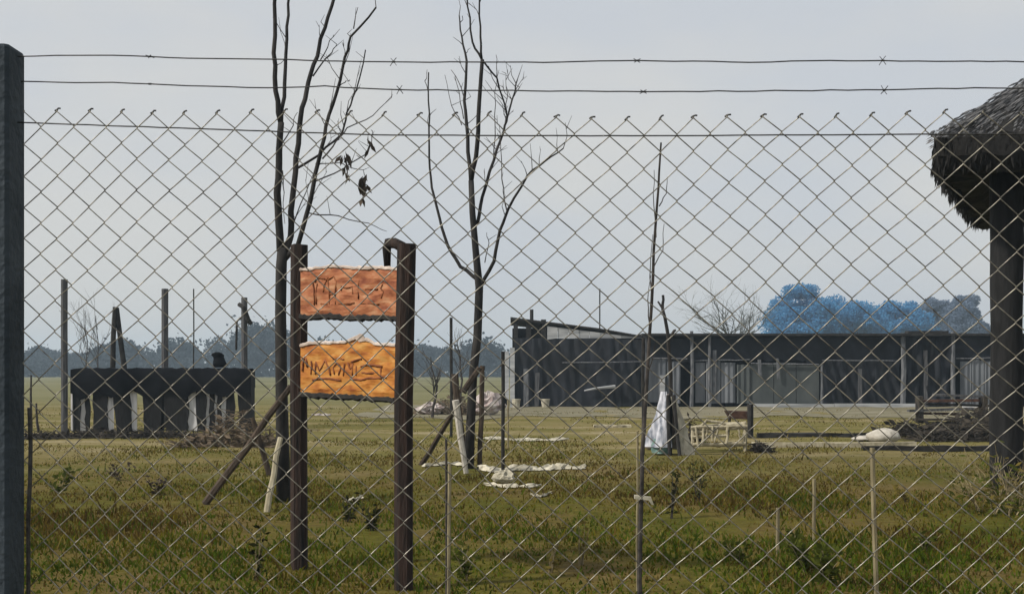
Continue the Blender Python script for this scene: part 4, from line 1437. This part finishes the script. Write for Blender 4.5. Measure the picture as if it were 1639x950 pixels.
# bare thin saplings in the distance
for i, (px, base, top, lb) in enumerate(((692, 668, 560, 'thin bare sapling right of the sign, beyond the scrub'), (735, 662, 540, 'thin bare sapling just left of the middle trunk'), (136, 640, 480, 'bare bushy sapling far behind the black pen'), (155, 638, 490, 'second bare sapling far behind the black pen'))):
    random.seed(60 + i)
    d = dep(base); b = gnd(px, base)
    t = thing('bare_sapling', lb, 'sapling', b, 'bare saplings in the distance')
    hh = CAM_H + (HZ - top) / F * d
    mb = MB(); mb.tube(jag([b, b + Vector((.1, 0, hh * .45)), b + Vector((-.05, 0, hh * .9))], .05, 3), [.05, .012], 6); mb.build('trunk', 'twig', t)
    mb = MB()
    for k in range(9):
        an = random.uniform(0, 6.28)
        branchy(mb, b + Vector((.05, 0, hh * random.uniform(.3, .75))), (math.cos(an) * .5, math.sin(an) * .5, 1.0), hh * .24, .014, 2, .35, .3)
    mb.build('crown', 'twig', t)

# ================================================================== CHAIN LINK FENCE (nearest)
def build_fence():
    random.seed(71)
    L0 = Vector((at(40, 0, 3.36).x, 3.36, 0)); R0 = Vector((at(1639, 0, 3.13).x, 3.13, 0))
    dirv = (R0 - L0); LEN = dirv.length; dirv.normalize()
    ang = math.atan2(dirv.y, dirv.x)
    nrm = Vector((-dirv.y, dirv.x, 0))
    def fp(px, py, off=0.0):
        """point of the fence line seen at (px, py)"""
        k = (px - CX) / F
        # solve L0 + s*dir with x = k*y
        s = (k * L0.y - L0.x) / (dirv.x - k * dirv.y)
        q = L0 + dirv * s + nrm * off
        q.z = CAM_H + (HZ - py) / F * q.y
        return q
    t = thing('chain_link_fence', 'chain link fence with barbed wire strands nearest the camera', 'fence', L0 + Vector((-.06, 0, 0)))
    t.rotation_euler.z = 0
    base = Vector(t.location)
    # concrete post with chamfered top
    mb = MB()
    w = .12
    cx, cy = L0.x - w / 2 - .030, L0.y + .02
    ztop = CAM_H + (HZ - 66) / F * 3.30
    vs = []
    lev = [(-.05, 1.0), (ztop - .008, 1.0), (ztop, .94)]
    oc = [(-.5, -.42), (-.42, -.5), (.42, -.5), (.5, -.42), (.5, .42), (.42, .5), (-.42, .5), (-.5, .42)]
    for z, s in lev:
        for (a, b) in oc:
            vs.append((cx + a * w * s, cy + b * w * s, z))
    fs = []
    for j in range(2):
        for k in range(8):
            fs.append((j * 8 + k, j * 8 + (k + 1) % 8, (j + 1) * 8 + (k + 1) % 8, (j + 1) * 8 + k))
    fs.append(tuple(16 + k for k in range(8)))
    mb.add(vs, fs)
    post = mb.build('post', 'concrete', t)
    mb = MB(); ss = [L0 + dirv * .012 + nrm * .0 + Vector((random.uniform(-.003, .003), random.uniform(-.003, .003), z)) for z in np.linspace(0, 1.3, 14)]
    mb.tube(ss, .006, 6); mb.build('tension_bar', 'wire_dark', t)
    # wires
    def wire(name, rows, r, m, amp):
        pts = []
        for (a, b) in zip(rows[:-1], rows[1:]):
            n = max(2, int(abs(b[0] - a[0]) / 28))
            for i in range(n):
                u = i / n
                q = fp(a[0] + (b[0] - a[0]) * u, a[1] + (b[1] - a[1]) * u)
                q.z += random.uniform(-amp, amp)
                pts.append(q)
        pts.append(fp(*rows[-1]))
        mb = MB(); mb.tube(pts, r, 6)
        return mb.build(name, m, t, True), pts
    bm = MB()     # one barb: two short crossed spikes wound round the strand
    bm.tube([(-.009, -.003, -.011), (-.002, .0, 0), (.007, .003, .011)], .0011, 4)
    bm.tube([(.008, -.003, -.010), (.001, .0, 0), (-.008, .003, .010)], .0011, 4)
    bm.tube([(-.004, 0, 0), (.004, 0, 0)], .0026, 6)
    barb_me = None
    for rows in ([(28, 90), (180, 88), (300, 93), (430, 95), (600, 99), (840, 100), (1020, 97), (1200, 100), (1300, 97), (1639, 99), (1780, 98)],
                 [(34, 130), (120, 133), (180, 132), (330, 138), (430, 141), (520, 138), (640, 144), (820, 145), (1000, 147), (1300, 145), (1560, 141), (1780, 143)]):
        o, pts = wire('barbed_wire', rows, .0017, 'wire_dark', .0012)
        for k in range(7, len(pts) - 1, 13):
            q = pts[k]
            if barb_me is None:
                b0 = bm.build('barb', 'wire_dark', None)
                barb_me = b0.data
                bo = b0
            else:
                bo = bpy.data.objects.new('barb', barb_me); COL.objects.link(bo)
            bo.parent = o
            bo.location = q - base
            bo.rotation_euler = (random.uniform(0, 6), 0, ang)
    wire('tension_wire', [(28, 196), (200, 202), (400, 209), (600, 216), (820, 217), (1040, 217.5), (1480, 215), (1780, 214)], .0018, 'wire_dark', .0006)
    wire('tension_wire', [(36, 905 + 250), (820, 905 + 290), (1780, 905 + 340)], .0018, 'wire_dark', .0006)
    # woven zigzag wires: each one is its own strand hooked into its neighbours
    DW, HH = .0902, .0865
    r = .00155
    nseg = 47
    def warp(u, z):
        """the woven sheet is pulled a little out of true: same shift for wires that touch"""
        dx = .0045 * math.sin(u * 5.1 + z * 3.3) + .003 * math.sin(u * 13.0 - z * 7.1 + 1)
        dz = .0050 * math.sin(u * 3.7 - z * 4.9 + 2) + .003 * math.sin(u * 11.0 + z * 9.0)
        dy = .010 * math.sin(u * 2.3 + z * 1.9) + .004 * math.sin(u * 7.0 - z * 5.0)
        return Vector((dx, dy, dz))
    def strand(flip, s0, ztop):
        mb = MB()
        pts = []
        for i in range(nseg + 1):
            side = (i + flip) % 2            # 0: left knuckle, 1: right knuckle
            x = side * DW / 2
            z = -i * HH / 2
            sgn = 1 if side else -1
            w = warp(s0 + x, ztop + z)
            # the run leaving a left knuckle downwards is the front leg, the next one the back leg
            pts.append(w + Vector((x - sgn * .0006, -.0016 if side else .0016, z + .0022)))
            pts.append(w + Vector((x + sgn * .0012, 0.0, z)))
            pts.append(w + Vector((x - sgn * .0006, .0016 if side else -.0016, z - .0022)))
        mb.tube(pts, r, 6)
        return mb.build('mesh_wire', 'wire', None, True), pts[1]
    n0, n1 = -6, int(LEN / (DW / 2)) + 12
    kn = MB()     # twisted tie at each top knuckle
    kn.tube([(-.006, 0, -.005), (-.002, .002, .0), (.003, -.002, .003), (.008, .0, .004)], .0024, 5)
    knuckle = None
    for k in range(0, n1):
        s = k * DW / 2
        q = L0 + dirv * s
        px = CX + F * q.x / q.y
        top = np.interp(px, [40, 260, 350, 700, 1240, 1639], [176, 180, 182, 186, 184, 184])
        z = CAM_H + (HZ - top) / F * q.y
        fl = k % 2
        o, tip = strand(fl, s, z)
        o.parent = t
        q.z = z - (0.0)
        o.location = q - base
        o.rotation_euler = (0, 0, ang)
        o.scale = (1, 1, 1)
        if fl == 1:
            if knuckle is None:
                ko = kn.build('knuckle', 'wire_dark', None); knuckle = ko.data
            else:
                ko = bpy.data.objects.new('knuckle', knuckle); COL.objects.link(ko)
            ko.parent = o
            ko.location = tip + Vector((0, 0, .002))
            ko.rotation_euler = (random.uniform(-.5, .5), random.uniform(-.3, .3), 0)
build_fence()
